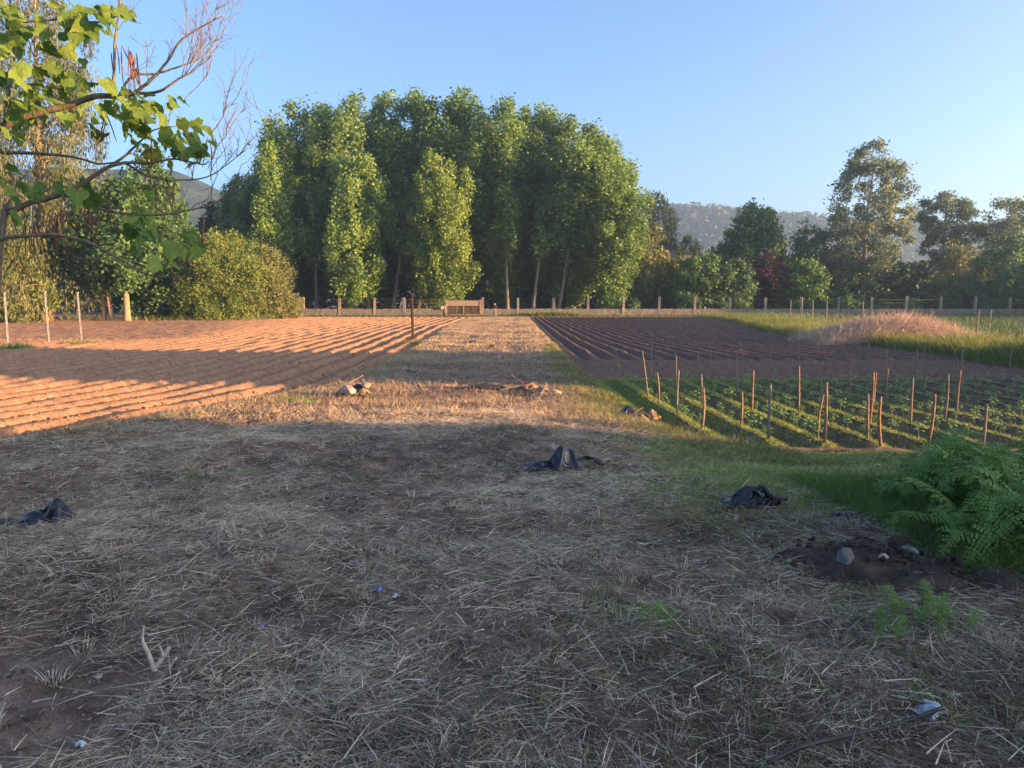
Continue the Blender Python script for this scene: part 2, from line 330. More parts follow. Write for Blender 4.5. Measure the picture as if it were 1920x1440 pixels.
grid('ploughed_field', right_row_x(S2, D2), D2, right_z(S2, D2), M['field_dark'], kind='structure')

# vegetable plot with raised ridges
ROW0, RSP, NROW = 2.92, .70, 16
def plot_row_x(x0, d): return x0 - .03 * (d - 10.6) + .012 * (x0 - 2.9) * (d - 10.6) * .6
s3 = np.arange(2.1, 15.4, .05); d3 = np.arange(9.7, 20.4, .075)
S3, D3 = np.meshgrid(s3, d3)
def plot_z(s, d):
    x = plot_row_x(s, d); ph = (s - ROW0) / RSP
    r = (.5 + .5 * np.cos(2 * math.pi * ph)) ** .85
    a = .075 * smooth(10.0, 10.7, d) * (1 - smooth(19.2, 19.8, d)) * smooth(-.6, -.2, s - ROW0 + .0 * d)
    return -.03 + a * (2 * r - 1) * (.8 + .4 * vnoise(d * .8, s * 1.4, 3)) + .05 * fbm(x * 6, d * 6, 51, 3)
grid('vegetable_plot', plot_row_x(S3, D3), D3, plot_z(S3, D3), M['field_dark'], kind='structure')

# hills far behind
def hill(name, x0, x1, y0, y1, hf, n=90, m=40, mt='hill'):
    xs = np.linspace(x0, x1, n); ys = np.linspace(y0, y1, m); A, B = np.meshgrid(xs, ys)
    return grid(name, A, B, hf(A, B), M[mt], kind='structure')
def prof_right(x, y):
    px = CX + x / 900 * F_PX
    top = np.interp(px, [900, 1180, 1260, 1350, 1480, 1560, 1700, 1920, 2300], [450, 405, 385, 388, 400, 412, 415, 420, 440])
    h = (HZ - top) / F_PX * 900 - 7
    return h * smooth(620, 900, y) * (1 - .6 * smooth(920, 1150, y)) + 9 * fbm(x * .012, y * .012, 5, 4) * smooth(640, 840, y) - 1.5
hill('hills', -280, 1140, 610, 1180, prof_right)
def prof_left(x, y):
    px = CX + x / 640 * F_PX
    top = np.interp(px, [-900, 0, 180, 330, 385, 440, 560, 800, 1000], [400, 318, 322, 322, 348, 385, 425, 900, 520])
    h = (HZ - top) / F_PX * 640 + 2
    return h * smooth(420, 640, y) * (1 - .5 * smooth(660, 900, y)) + 8 * fbm(x * .012, y * .012, 8, 4) * smooth(450, 600, y) - 1.5
hill('mountain', -900, 20, 410, 920, prof_left)
rng = np.random.default_rng(5)
n = 12000; hx = rng.uniform(-60, 900, n); hy = rng.uniform(650, 930, n); hz = prof_right(hx, hy)
k = 9; C = np.repeat(np.stack([hx, hy, hz], 1), k, 0); hs = np.repeat(rng.uniform(5, 9, n), k)
off = rng.normal(size=(n * k, 3)) * np.array([.28, .28, .32]); C = C + off * hs[:, None] + np.array([0, 0, .5]) * hs[:, None]
V, Fc = diamonds(C, rng.normal(size=(n * k, 3)), rng.normal(size=(n * k, 3)), hs * .55, hs * .5)
mk('hill_woodland', V, Fc, M['hillwood'], rnd=np.repeat(np.clip(np.repeat(rng.random(n), k) * .7 + rng.random(n * k) * .3, 0, 1), 4), kind='stuff', label='hazy far-off wood covering the low hills behind the trees', cat='woodland')

# ------------------------------------------------------------------ trees
def tree(name, label, cat, x, y, H, prof, base=.2, tr=.2, ncl=110, cr=.8, nl=90, ls=.3, lm='broad', bm='bark', seed=0, lean=(0, 0), style='round', limbs=26, group=None, asp=.75, vs=1.0, z=None, inner=.15, bias=0.0):
    rng = np.random.default_rng(seed + 1000)
    if z is None: z = float(ground_z(x, y)) - .05
    root = thing(name, label, cat, (x, y, z), group=group)
    pt = np.array([p[0] for p in prof]); pr = np.array([p[1] for p in prof])
    wob = rng.normal(size=(2, 2)) * .012 * H
    def tk(t):
        t = np.asarray(t, float)
        return np.stack([lean[0] * t * H + wob[0, 0] * np.sin(t * 5) * t, lean[1] * t * H + wob[0, 1] * np.sin(t * 4 + 1) * t, t * H], -1)
    ts = np.linspace(0, .96, 11); mb = MB()
    rad = tr * (1 - ts * .93) ** .9 + .012; rad[0] *= 1.35
    mb.tube(tk(ts), rad, 7)
    cand = rng.random(ncl * 6) * (1 - base) + base; keep = rng.random(ncl * 6) < np.interp(cand, pt, pr) / pr.max(); t = cand[keep][:ncl]; nc = len(t)
    R = np.interp(t, pt, pr); ang = rng.random(nc) * 2 * math.pi; f = np.sqrt(rng.uniform(inner, 1.0, nc)) * rng.uniform(.74, 1.18, nc)
    C = tk(t) + np.stack([np.cos(ang) * R * f, np.sin(ang) * R * f, rng.normal(size=nc) * .02 * H], -1)
    if style == 'poplar':
        nl_ = int(rng.integers(4, 7)); la = rng.random() * 6.28 + np.arange(nl_) * 6.28 / nl_ + rng.normal(size=nl_) * .35; lt = rng.uniform(.82, 1.0, nl_); lt[0] = 1.0; lr = rng.uniform(.45, .72, nl_); lr[0] = .1
        li = rng.integers(0, nl_, nc); t = np.minimum(t, base + (t - base) * lt[li] / 1.0); R = np.interp(t, pt, pr); tw_ = la[li] + .5 * t
        sp_ = R * (.40 + .28 * (1 - t)) * np.sqrt(rng.random(nc)); C = tk(t) + np.stack([np.cos(tw_) * R * lr[li] + np.cos(ang) * sp_, np.sin(tw_) * R * lr[li] + np.sin(ang) * sp_, rng.normal(size=nc) * .015 * H], -1)
    for i in rng.permutation(nc)[:limbs]:
        drop = (.5 if style == 'poplar' else .32) * np.linalg.norm(C[i][:2] - tk(t[i])[:2]) / H * (2.2 if style == 'poplar' else 1.6)
        t0 = max(base * .75, t[i] - drop - .02); a = tk(t0); b = C[i]; mid = (a + b) / 2 + np.array([0, 0, (-.04 if style == 'poplar' else .03) * H * .5]) + rng.normal(size=3) * .02 * H
        r0 = tr * (1 - t0 * .93) ** .9 * .42 + .01
        mb.tube(curve([a, mid, b], 5), np.linspace(r0, .012, 5), 4)
    mb.build('trunk', M[bm], root)
    k = np.maximum(4, (nl * rng.uniform(.6, 1.4, nc)).astype(int)); idx = np.repeat(np.arange(nc), k); N = len(idx)
    csz = (cr * rng.uniform(.7, 1.35, nc))[idx]
    off = rng.normal(size=(N, 3)); off = nrm(off) * (rng.random(N) ** .45 * np.where(rng.random(N) < .10, 1.55, 1.0))[:, None]
    crn = rng.random(nc)
    if style == 'weep':
        off = off * csz[:, None] * np.array([1, 1, .55]); off[:, 2] -= rng.random(N) ** 1.3 * vs * csz * 1.6
        A = np.array([0, 0, -1.0]) + rng.normal(size=(N, 3)) * .28
    elif style == 'poplar':
        off = off * csz[:, None] * np.array([1, 1, 1.7]); A = rng.normal(size=(N, 3))
    else:
        off = off * csz[:, None] * np.array([1, 1, vs]); A = rng.normal(size=(N, 3)) + np.array([0, 0, -.3])
    pos = C[idx] + off
    outw = nrm(np.stack([pos[:, 0] - tk(t)[idx][:, 0], pos[:, 1] - tk(t)[idx][:, 1], np.full(N, .5)], -1))
    Nn = nrm(outw * .7 + nrm(off) * .5 + rng.normal(size=(N, 3)) * .7)
    L = ls * rng.uniform(.65, 1.4, N)
    pos[:, 2] = np.maximum(pos[:, 2], .12)
    V, Fc = diamonds(pos, A, Nn, L, L * asp)
    rv = np.clip(crn[idx] * .45 + rng.random(N) * .5 + .05 + bias, 0, 1)
    mk('crown', V, Fc, M[lm], root, rnd=np.repeat(rv, 4), smooth_sh=False)
    return root
def place(src, x, y, s=1.0, rz=0.0, label=None, group=None, sx=None, z=None):
    c = copy_tree(src); c.location = (x, y, (float(ground_z(x, y)) - .05) if z is None else z); c.scale = (s if sx is None else sx,) * 2 + (s,); c.rotation_euler = (0, 0, rz)
    if label: c['label'] = label
    if group: c['group'] = group
    return c

# poplar grove: (crown centre px, top py, distance, width scale, variant)
GP = 'tall poplars of the grove behind the wall'
LP = 'tall dark green poplar in the grove behind the low concrete wall'
PROF = [(0, .5), (.16, 1.2), (.28, 2.6), (.45, 3.8), (.62, 4.6), (.8, 4.7), (.93, 4.0), (1, 2.6)]
pops = [(548, 268, 112, 1.0), (585, 182, 116, 1.0), (640, 205, 120, 1.0), (672, 190, 113, 1.0), (735, 184, 118, 1.0), (790, 180, 114, 1.0), (845, 178, 120, .95), (885, 178, 113, 1.0),
        (945, 196, 110, 1.05), (990, 205, 117, .95), (1035, 212, 112, 1.1), (1082, 225, 108, 1.2), (1125, 262, 112, 1.1), (505, 300, 108, .95), (465, 330, 114, 1.0), (610, 300, 124, 1.1), (700, 280, 125, 1.1), (930, 260, 124, 1.1), (820, 300, 126, 1.1)]
protos = [tree('poplar_tree', LP, 'tree', 0, -60, 28, PROF, .08, .3, 210, 1.05, 175, .33, 'poplar', 'bark', sd, ((.012, .0), (-.015, 0), (.02, .01), (.0, .01), (-.01, -.01))[sd], 'poplar', 34, GP) for sd in range(5)]
for i, (px, py, d, w) in enumerate(pops):
    Hh = hgt(py, d); x = xat(px, d); s = Hh / 28.5
    o = protos[i] if i < 5 else place(protos[i % 5], x, d, s, 1.3 * i)
    o.location = (x, d, -.05); o.scale = (s * w * 1.18, s * w * 1.18, s); o.rotation_euler = (0, 0, 1.3 * i + .4)
    lb = {14: 'low dark poplar at the bush end of the grove', 13: 'mid-height poplar beside the low dark one at the bush end of the grove', 12: 'shorter dark poplar where the grove steps down towards the far hills', 15: 'dark poplar standing deep inside the grove, seen only through gaps', 16: 'dark poplar standing deep inside the grove, seen only through gaps', 17: 'dark poplar standing deep inside the grove, seen only through gaps', 18: 'dark poplar standing deep inside the grove, seen only through gaps'}.get(i)
    if lb: o['label'] = lb; o['group'] = 'poplars deep inside the grove' if i > 14 else 'poplars at the ends of the grove'
o = place(protos[2], xat(1148, 104), 104, hgt(285, 104) / 28.5, 2.2, 'broad leaning poplar at the right-hand end of the grove, low limbs'); o.scale = (1.05, 1.05, hgt(285, 104) / 28.5); del o['group']
PY = [(0, .8), (.1, 2.4), (.3, 4.3), (.55, 4.7), (.75, 4.2), (.92, 2.6), (1, 1.0)]
tree('young_poplar', 'bright yellow-green poplar with white trunk standing in front of the wooden gate end', 'tree', xat(835, 103), 103, hgt(285, 103), PY, .1, .2, 170, .95, 190, .30, 'poplar_y', 'granite', 21, (0.005, 0), 'poplar', 30)
tree('young_poplar', 'bright green poplar between thick trunks, left of the gate behind the wall', 'tree', xat(663, 103.5), 103.5, hgt(268, 103.5), PY, .13, .26, 170, .95, 190, .30, 'poplar', 'bark', 22, (0.0, 0), 'poplar', 30, bias=.2)
tree('young_poplar', 'slender green poplar at the far left end of the grove, lit on one side', 'tree', xat(520, 104), 104, hgt(262, 104), [(0, .3), (.15, 1.2), (.4, 2.4), (.7, 2.3), (.92, 1.2), (1, .3)], .12, .22, 120, .9, 180, .30, 'poplar', 'bark', 23, (0, 0), 'poplar', 26, bias=.15)
# bare lower trunks of the front row, each with a thin low spray of leaves
for i, (px, ln) in enumerate([(552, 0), (597, 0), (671, .0), (693, .01), (737, .16), (785, .12), (952, -.02), (997, .12), (1045, .15)]):
    tree('poplar_tree', 'bare lower poplar trunk with thin high crown, leaning to the right' if ln > .1 else 'straight poplar trunk with thin high crown behind the wall', 'tree', xat(px, 105), 105, 17, [(0, .1), (.35, .5), (.6, 2.0), (1, 1.2)], .42, .27, 24, .8, 70, .38, 'poplar', 'bark', 60 + i, (ln, 0), 'poplar', 10, 'leaning poplar trunks' if ln > .1 else 'straight poplar trunks of the front row')

# trees left of the grove
tree('weeping_gum_tree', 'very tall gum tree with drooping brown-green foliage behind the catalpa branches', 'tree', xat(95, 76), 76, 33, [(0, 1), (.12, 4), (.35, 6.4), (.6, 6.5), (.8, 5.0), (1, 2.0)], .1, .5, 150, 1.3, 260, .36, 'euca_b', 'bark_o', 31, (.02, 0), 'weep', 46, asp=.3, vs=1.5)
tree('weeping_gum_tree', 'drooping brown gum tree half hidden at the left field corner', 'tree', xat(-10, 70), 70, 24, [(0, 1), (.1, 4), (.4, 5.5), (.7, 5.0), (1, 1.6)], .06, .4, 100, 1.3, 220, .36, 'euca_b', 'bark_o', 32, (0, 0), 'weep', 30, asp=.3, vs=1.4)
tree('dark_green_tree', 'dense dark green conical tree beside the drooping gum tree', 'tree', xat(300, 84), 84, hgt(250, 84), [(0, 2), (.1, 5.0), (.35, 5.5), (.6, 4.0), (.85, 1.9), (1, .4)], .08, .35, 170, 1.1, 100, .36, 'broad', 'bark_o', 33, (0, 0), limbs=24)
tree('dark_green_tree', 'dark green broad tree with pale trunk at the edge of the tilled field', 'tree', xat(245, 76.5), 76.5, hgt(330, 76.5), [(0, .5), (.28, 1.0), (.42, 4.4), (.65, 4.6), (.9, 2.5), (1, 1)], .30, .34, 130, 1.0, 90, .36, 'broad', 'bark_o', 34, (.012, 0), limbs=20)
tree('dark_green_tree', 'dark green tree with two pale leaning stems at the field edge', 'tree', xat(203, 77), 77, hgt(360, 77), [(0, .5), (.3, 1.0), (.45, 3.8), (.7, 4.0), (1, 1)], .32, .24, 110, 1.0, 90, .36, 'broad', 'bark_o', 35, (-.02, 0), limbs=18)
tree('dark_green_tree', 'slim pale stem with dark leaves leaning beside its twin', 'tree', xat(218, 76.8), 76.8, 10, [(0, .3), (.45, 1.0), (.7, 2.5), (1, 1)], .45, .24, 40, .9, 80, .36, 'broad', 'bark_o', 36, (-.12, 0), limbs=10)
tree('dark_green_tree', 'low dark tree filling the corner under the drooping gum', 'tree', xat(40, 74), 74, 8, [(0, 3.5), (.3, 4.6), (.7, 4), (1, 1.5)], .02, .2, 110, 1.0, 80, .34, 'willow', 'bark_d', 37, limbs=8)
tree('dark_green_tree', 'dark bush crown under the pale trunks', 'tree', xat(320, 83), 83, 8, [(0, 3), (.3, 4.2), (.7, 3.6), (1, 1.2)], .02, .2, 100, 1.0, 80, .34, 'dark', 'bark_d', 38, limbs=8)
WP = [(0, 2.8), (.2, 3.9), (.5, 3.6), (.8, 2.3), (1, .9)]
tree('willow_bush', 'yellow-green feathery willow bush beside the pale trunks, the tallest of three', 'bush', xat(400, 82), 82, hgt(432, 82), WP, .02, .15, 170, .95, 210, .30, 'willow', 'bark_d', 41, limbs=10, asp=.32, vs=1.25)
tree('willow_bush', 'yellow-green feathery willow bush in the middle of three at the field edge', 'bush', xat(455, 83), 83, hgt(438, 83), WP, .02, .15, 170, .95, 210, .30, 'willow', 'bark_d', 42, limbs=10, asp=.32, vs=1.25)
tree('willow_bush', 'browner rounded willow bush where the field meets the wall', 'bush', xat(505, 84), 84, hgt(458, 84), [(0, 2.6), (.3, 3.1), (.7, 2.5), (1, .9)], .02, .15, 130, .9, 190, .30, 'olive', 'bark_d', 43, limbs=8, asp=.35, vs=1.2, bias=.1)
tree('dark_green_tree', 'small dark pine-like crown seen between bush and poplars', 'tree', xat(415, 118), 118, hgt(385, 118), [(0, 2), (.4, 4.5), (.8, 3), (1, .8)], .1, .3, 90, 1.1, 70, .4, 'dark', 'bark_d', 44, limbs=8)

# trees right of the grove
RT = [
 ('gum_tree', 'brownish gum tree rising just right of the poplar grove', 1215, 362, 128, [(0, .5), (.35, 2.5), (.6, 5.0), (.85, 4.2), (1, 1.6)], .25, 'euca_b', 90, 1.1, 90, .45, 'weep'),
 ('olive_green_tree', 'grey-green rounded tree in front of the brown gum tree', 1215, 432, 112, [(0, 2), (.2, 3.2), (.55, 3.6), (.85, 2.4), (1, .8)], .04, 'olive', 110, .9, 80, .36, 'round'),
 ('olive_green_tree', 'small yellowish tree in the gap before the far hills', 1288, 448, 120, [(0, 2), (.3, 3.2), (.7, 3.2), (1, 1)], .05, 'olive', 80, .9, 70, .38, 'round'),
 ('bright_green_tree', 'fresh green spreading tree behind the posts, left of the dark round tree', 1315, 478, 108, [(0, 2), (.25, 4.6), (.6, 4.4), (.9, 2.2), (1, .8)], .04, 'bright', 120, .9, 80, .36, 'round'),
 ('dark_round_tree', 'big dark green dome-shaped tree standing above the purple tree', 1405, 388, 122, [(0, 3), (.2, 6.2), (.5, 6.6), (.75, 4.6), (.92, 2.4), (1, .7)], .05, 'broad', 230, 1.15, 95, .42, 'round'),
 ('dark_round_tree', 'dark green bushy tree between the fresh green tree and the purple tree', 1375, 492, 107, [(0, 2), (.3, 3.0), (.7, 2.4), (1, .6)], .03, 'broad', 90, .8, 80, .34, 'round'),
 ('purple_tree', 'dark purple-leaved ornamental tree among the green ones', 1440, 482, 109, [(0, .4), (.25, 1.2), (.45, 2.9), (.7, 3.0), (.9, 2.0), (1, .7)], .25, 'purple', 90, .75, 90, .32, 'round'),
 ('bright_green_tree', 'leafy green shrub-like tree just right of the purple tree', 1505, 492, 108, [(0, 1.8), (.3, 3.4), (.7, 2.8), (1, .8)], .03, 'bright', 100, .85, 75, .36, 'round'),
 ('dark_round_tree', 'dark broad tree behind, between the dome-shaped tree and the tall gum', 1520, 420, 126, [(0, 3), (.3, 5.5), (.7, 5.0), (1, 1.5)], .04, 'broad', 130, 1.2, 80, .42, 'round'),
 ('gum_tree', 'tallest gum tree on the right with open grey-green crown and pale straight trunk', 1612, 282, 118, [(0, .4), (.22, 1.5), (.38, 6.0), (.58, 6.6), (.78, 5.2), (.93, 4.0), (1, 2.0)], .2, 'euca', 150, 1.25, 75, .40, 'gum'),
 ('gum_tree', 'smaller gum tree with rounded tufted crown right of the tallest gum', 1755, 356, 124, [(0, .4), (.4, 1.4), (.6, 3.6), (.82, 4.3), (1, 2.0)], .38, 'euca', 75, 1.15, 75, .40, 'gum'),
 ('gum_tree', 'wide spreading grey gum tree at the right-hand side above dark foliage', 1875, 380, 122, [(0, .5), (.3, 2), (.55, 5.0), (.8, 5.4), (1, 2.4)], .3, 'euca', 90, 1.15, 70, .40, 'gum'),
 ('olive_green_tree', 'yellow-leaved young tree with visible stems before the gum trees', 1705, 900, 109, [(0, .3), (.3, 2.0), (.5, 3.6), (.8, 3.0), (1, 1)], .25, 'willow', 60, .75, 60, .36, 'round'),
 ('olive_green_tree', 'green-yellow tree under the rounded tufted gum', 1790, 455, 116, [(0, 2), (.3, 4.0), (.7, 3.6), (1, 1.2)], .05, 'olive', 100, .95, 75, .38, 'round'),
 ('dark_round_tree', 'dark green rounded tree at the right-hand edge below the spreading gum', 1880, 438, 106, [(0, 3), (.3, 5.4), (.65, 4.8), (.9, 2.6), (1, .9)], .03, 'broad', 160, 1.05, 85, .38, 'round'),
 ('dark_round_tree', 'dark tree under the tallest gum, filling the space round its trunk', 1650, 900, 124, [(0, 3), (.3, 5.2), (.7, 4.4), (1, 1.4)], .03, 'dark', 120, 1.1, 75, .4, 'round'),
 ('dark_round_tree', 'dark shaded tree behind the olive tree at the grove end', 1180, 900, 122, [(0, 3), (.3, 4.4), (.7, 4), (1, 1.4)], .03, 'dark', 110, 1.1, 75, .4, 'round'),
 ('dark_round_tree', 'dark shaded tree behind the young yellow tree', 1740, 900, 128, [(0, 3), (.3, 5.4), (.7, 4.6), (1, 1.4)], .03, 'dark', 110, 1.1, 75, .4, 'round'),
]
for i, (nm, lb, px, py, d, prof, base, lm, ncl, cr, nl, ls, st) in enumerate(RT):
    if st == 'gum': nl = int(nl * 1.9); ls = .46
    tree(nm, lb, 'tree', xat(px, d), d, hgt(py, d), prof, base, .42 if st in ('gum', 'weep') else .25, ncl, cr, nl, ls, lm, 'granite' if st == 'gum' else 'bark', 80 + i,
         style='weep' if st == 'weep' else 'round', limbs=44 if st == 'gum' else 14, asp=.42 if st in ('gum', 'weep') else .7, vs=.7 if st == 'gum' else 1.0, inner=.3 if st == 'gum' else .15)

# bushes and undergrowth beyond the wall
BP = [(0, .9), (.35, 1.25), (.7, 1.0), (1, .35)]
bush = [tree('bush', 'x', 'bush', 0, -70, 2.6, BP, .03, .05, 34, .42, 60, .26, lm, 'bark_d', 150 + i, limbs=6, group='bushes growing beyond the wall') for i, lm in enumerate(('broad', 'meadow', 'dark', 'bright'))]
LB = ['dark green bush growing just beyond the low wall', 'grey-green bush growing just beyond the low wall', 'nearly black shaded bush beyond the low wall', 'fresh green bush growing just beyond the low wall']
rng = np.random.default_rng(77); first = [True] * 4
spots = []
for px in range(900, 1930, 30):
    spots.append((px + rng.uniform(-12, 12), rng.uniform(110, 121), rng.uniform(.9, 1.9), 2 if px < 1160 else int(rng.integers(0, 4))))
for px in (1135, 1185, 1290, 1340, 1900, 1540, 1580, 1650, 1700, 1770, 1840, 1900):
    spots.append((px, rng.uniform(102.5, 106), rng.uniform(.6, 1.15), int(rng.choice([0, 1, 3]))))
for px, d, s, v in spots:
    o = bush[v] if first[v] else place(bush[v], 0, 0)
    first[v] = False; o['label'] = LB[v]
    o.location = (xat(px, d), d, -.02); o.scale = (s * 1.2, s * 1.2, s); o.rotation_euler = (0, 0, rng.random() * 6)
# the wood behind the grove: one shaded mass
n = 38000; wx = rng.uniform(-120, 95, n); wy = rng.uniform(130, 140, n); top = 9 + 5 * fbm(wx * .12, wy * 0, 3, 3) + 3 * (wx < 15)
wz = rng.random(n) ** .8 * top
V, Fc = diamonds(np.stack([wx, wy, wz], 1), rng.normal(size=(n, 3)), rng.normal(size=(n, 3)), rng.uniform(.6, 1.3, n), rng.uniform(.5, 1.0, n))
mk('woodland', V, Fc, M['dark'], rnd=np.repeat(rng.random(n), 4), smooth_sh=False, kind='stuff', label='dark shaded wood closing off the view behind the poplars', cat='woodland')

# trees of the row along the right of the fields; they shade the foreground
HP = [(0, 2.6), (.2, 3.6), (.55, 3.4), (.85, 2.2), (1, .6)]
hedge = [tree('hedgerow_tree', 'dense green hedgerow tree standing along the field side', 'tree', 0, -80, 7.4, HP, .02, .2, 150, .9, 70, .5, 'broad', 'bark', 200 + i, limbs=10, group='hedgerow trees along the field side') for i in range(2)]
hl = [(27, y, 1.0 + .12 * math.sin(y)) for y in np.arange(-33.6, 2.0, 3.1)] + [(29, y, 1.5 + .1 * math.sin(y * 2)) for y in (13.2, 15.0, 16.8, 18.6)]
hl += [(31, y - 1, 1.3) for y in np.arange(-34, 1, 4.5)]
hl += [(86 + 4 * math.sin(y), y, 1.25 + .2 * math.sin(y * 1.7)) for y in np.arange(64, 120, 4.5)]
for i, (x, y, s) in enumerate(hl):
    o = hedge[i] if i < 2 else place(hedge[i % 2], 0, 0)
    w_ = s * (.62 if s > 1.38 else 1.0); o.location = (x, y, -.1); o.scale = (w_, w_, s * .86); o.rotation_euler = (0, 0, i * 1.7)

# ------------------------------------------------------------------ boundary wall with granite posts, gate, fences
WY = 99.0
bw = thing('boundary_wall', 'low pale concrete wall with granite posts and wires at the end of the fields', 'wall', (0, WY, 0))
pxs = [540, 572, 640, 705, 760, 835, 905, 971, 1037, 1101, 1166, 1233, 1299, 1364, 1430, 1496, 1566, 1627, 1691, 1755, 1819, 1883, 1950]
rng = np.random.default_rng(9)
pm = MB(); pm.box(-.17, .17, -.15, .15, 0, 2.45)
pmesh = []
for v in range(3):
    b = MB(); zz = [0, .8, 1.6, 2.38, 2.46]; w = [.17, .165, .155, .15, .10]
    ptsV = []; 
    for k_, (zc, ww) in enumerate(zip(zz, w)):
        for sx, sy in ((-1, -1), (1, -1), (1, 1), (-1, 1)): ptsV.append((sx * ww + rng.normal() * .012, sy * ww * .85 + rng.normal() * .012, zc))
    Fp = [(a * 4 + j, a * 4 + (j + 1) % 4, a * 4 + 4 + (j + 1) % 4, a * 4 + 4 + j) for a in range(4) for j in range(4)] + [(16, 17, 18, 19)]
    b.add(ptsV, Fp); o = b.build('granite_post', M['granite'], bw, smooth_sh=False); pmesh.append(o)
X_ = [xat(p, WY) for p in pxs]
for i, (p, x) in enumerate(zip(pxs, X_)):
    if p == 835: continue
    o = pmesh[i] if i < 3 else pmesh[i % 3].copy()
    if i >= 3: COL.objects.link(o)
    o.parent = bw; o.location = (x, 0, -.05); o.rotation_euler = (rng.normal() * .012, rng.normal() * .015, rng.normal() * .1); o.scale = (1, 1, rng.uniform(.95, 1.04))
for a, b, pa in zip(X_[:-1], X_[1:], pxs[:-1]):
    if pa == 835: continue
    nseg = 14; mbw = MB(); xs = np.linspace(a + .19, b - .19, nseg); tz = .92 + .02 * rng.normal(size=nseg)
    Vw = []; 
    for x, z in zip(xs, tz): Vw += [(x, -.11, -.1), (x, -.11 + .006 * rng.normal(), z), (x, .11, z), (x, .11, -.1)]
    Fw = [(4 * k + j, 4 * k + 4 + j, 4 * k + 5 + j, 4 * k + 1 + j) for k in range(nseg - 1) for j in range(3)] + [(0, 1, 2, 3), tuple(4 * nseg - 4 + j for j in (3, 2, 1, 0))]
    mbw.add(Vw, Fw); mbw.build('wall_panel', M['wall'], bw, smooth_sh=False)
for z in (1.25, 1.65, 2.05):
    MB().tube([(X_[0], -.2, z), (X_[5], -.2, z)], .012, 4).build('wire', M['wire'], bw)
    MB().tube([(X_[6], -.2, z), (X_[-1], -.2, z)], .012, 4).build('wire', M['wire'], bw)

gt = thing('gate', 'makeshift wooden gate with pale top board and dark reed infill in the wall gap', 'gate', (xat(870, WY), WY - .1, 0))
gw = (X_[6] - X_[5]) / 2 - .25
MB().box(-gw, gw, -.05, .02, 1.30, 1.98).build('top_board', M['board'], gt, smooth_sh=False)
for sx in (-1, 1): MB().box(sx * gw - .09, sx * gw + .09, -.09, .09, -.05, 2.1).build('gate_post', M['board'], gt, smooth_sh=False)
MB().box(-.06, .06, -.1, -.052, .05, 1.3).build('upright', M['board'], gt, smooth_sh=False)
MB().box(-gw, gw, -.08, -.01, .12, .24).build('bottom_rail', M['board'], gt, smooth_sh=False)
rm = MB()
for x in np.arange(-gw + .1, gw - .08, .045): rm.tube([(x, 0, .05), (x + rng.normal() * .03, rng.normal() * .02, 1.29)], .022, 4, rng.random())
rm.build('reed_infill', M['reed'], gt, kind='stuff')
# white cap on the wall end left of the gate
bx = thing('meter_box', 'small pale box fixed on the wall end beside the gate', 'box', (xat(831, WY), WY - .25, .9))
MB().box(-.17, .17, -.13, .13, 0, .36).build('housing', M['white'], bx, smooth_sh=False)
MB().box(-.19, .19, -.15, .15, .36, .40).build('lid', M['granite'], bx, smooth_sh=False)

def post(px, py0, py1, d, r, m, label, group=None, cat='post', name='steel_post', lean=0.0, cap=True):
    x = xat(px, d); z0 = float(ground_z(x, d)); fl, rt = masks(np.array(x), np.array(d))
    z0 = -.12 if max(fl, rt) > .5 else z0
    H = hgt(py1, d) - z0
    t = thing(name, label, cat, (x, d, z0 - .15), 0, group)
    b = MB(); b.box(-r, r, -r * .25, r * .25, 0, H + .15); b.box(-r * .25, r * .25, -r, r * .99, 0, H + .148)
    o = b.build('shaft', m, t, smooth_sh=False); 
    c = MB(); c.box(-r * 1.15, r * 1.15, -r * 1.15, r * 1.15, H + .15, H + .19); c.build('cap', m, t, smooth_sh=False)
    for k in range(3):
        e = MB(); zz = .5 + k * .6; e.tube([(-r * 1.3, -r * 1.1, zz), (r * 1.3, -r * 1.1, zz)], r * .2, 4); e.build('clip', M['wire'], t)
    t.rotation_euler = (0, lean, 0)
    return t
post(20, 645, 549, 36, .05, M['steel'], 'dark steel post beside the weed clump at the left field edge', lean=.0)
post(97, 643, 548, 37, .05, M['steel'], 'pale steel post in the middle of the three by the left field', lean=-.02)
post(158, 634, 549, 40, .05, M['steel'], 'pale steel post standing in the yellow-green grass tuft', lean=-.03)
post(775, 634, 552, 41, .065, M['rust'], 'rusty iron post at the edge of the tilled field beside the path', name='iron_post')
wf = thing('wire_fence', 'line of thin pale stakes with wire in front of the granite posts', 'fence', (0, 0, 0))
pts = []
for px, py0, py1, d in [(1476, 592, 562, 72), (1497, 596, 560, 68), (1517, 600, 562, 66), (1543, 602, 564, 64), (1610, 604, 564, 60)]:
    x = xat(px, d); z1 = hgt(py1, d); MB().tube([(x, d, .1), (x + .03, d, z1 * .5), (x + .05, d, z1)], [.05, .045, .04], 6).build('stake', M['stake_g'], wf); pts.append((x, d, z1 * .7))
MB().tube(pts, .006, 4).build('wire', M['wire'], wf)
wf = thing('wire_fence', 'three thin tall stakes with wire beside the straw heap', 'fence', (0, 0, 0))
pts = []
for px, py0, py1, d in [(1826, 648, 580, 35), (1848, 650, 581, 34.5), (1912, 650, 580, 34)]:
    x = xat(px, d); z1 = hgt(py1, d); MB().tube([(x - .06, d, .1), (x - .02, d, z1 * .5), (x + .03, d, z1)], [.03, .028, .025], 6).build('stake', M['stake_g'], wf); pts.append((x, d, z1 * .75))
MB().tube(pts, .004, 4).build('wire', M['wire'], wf)
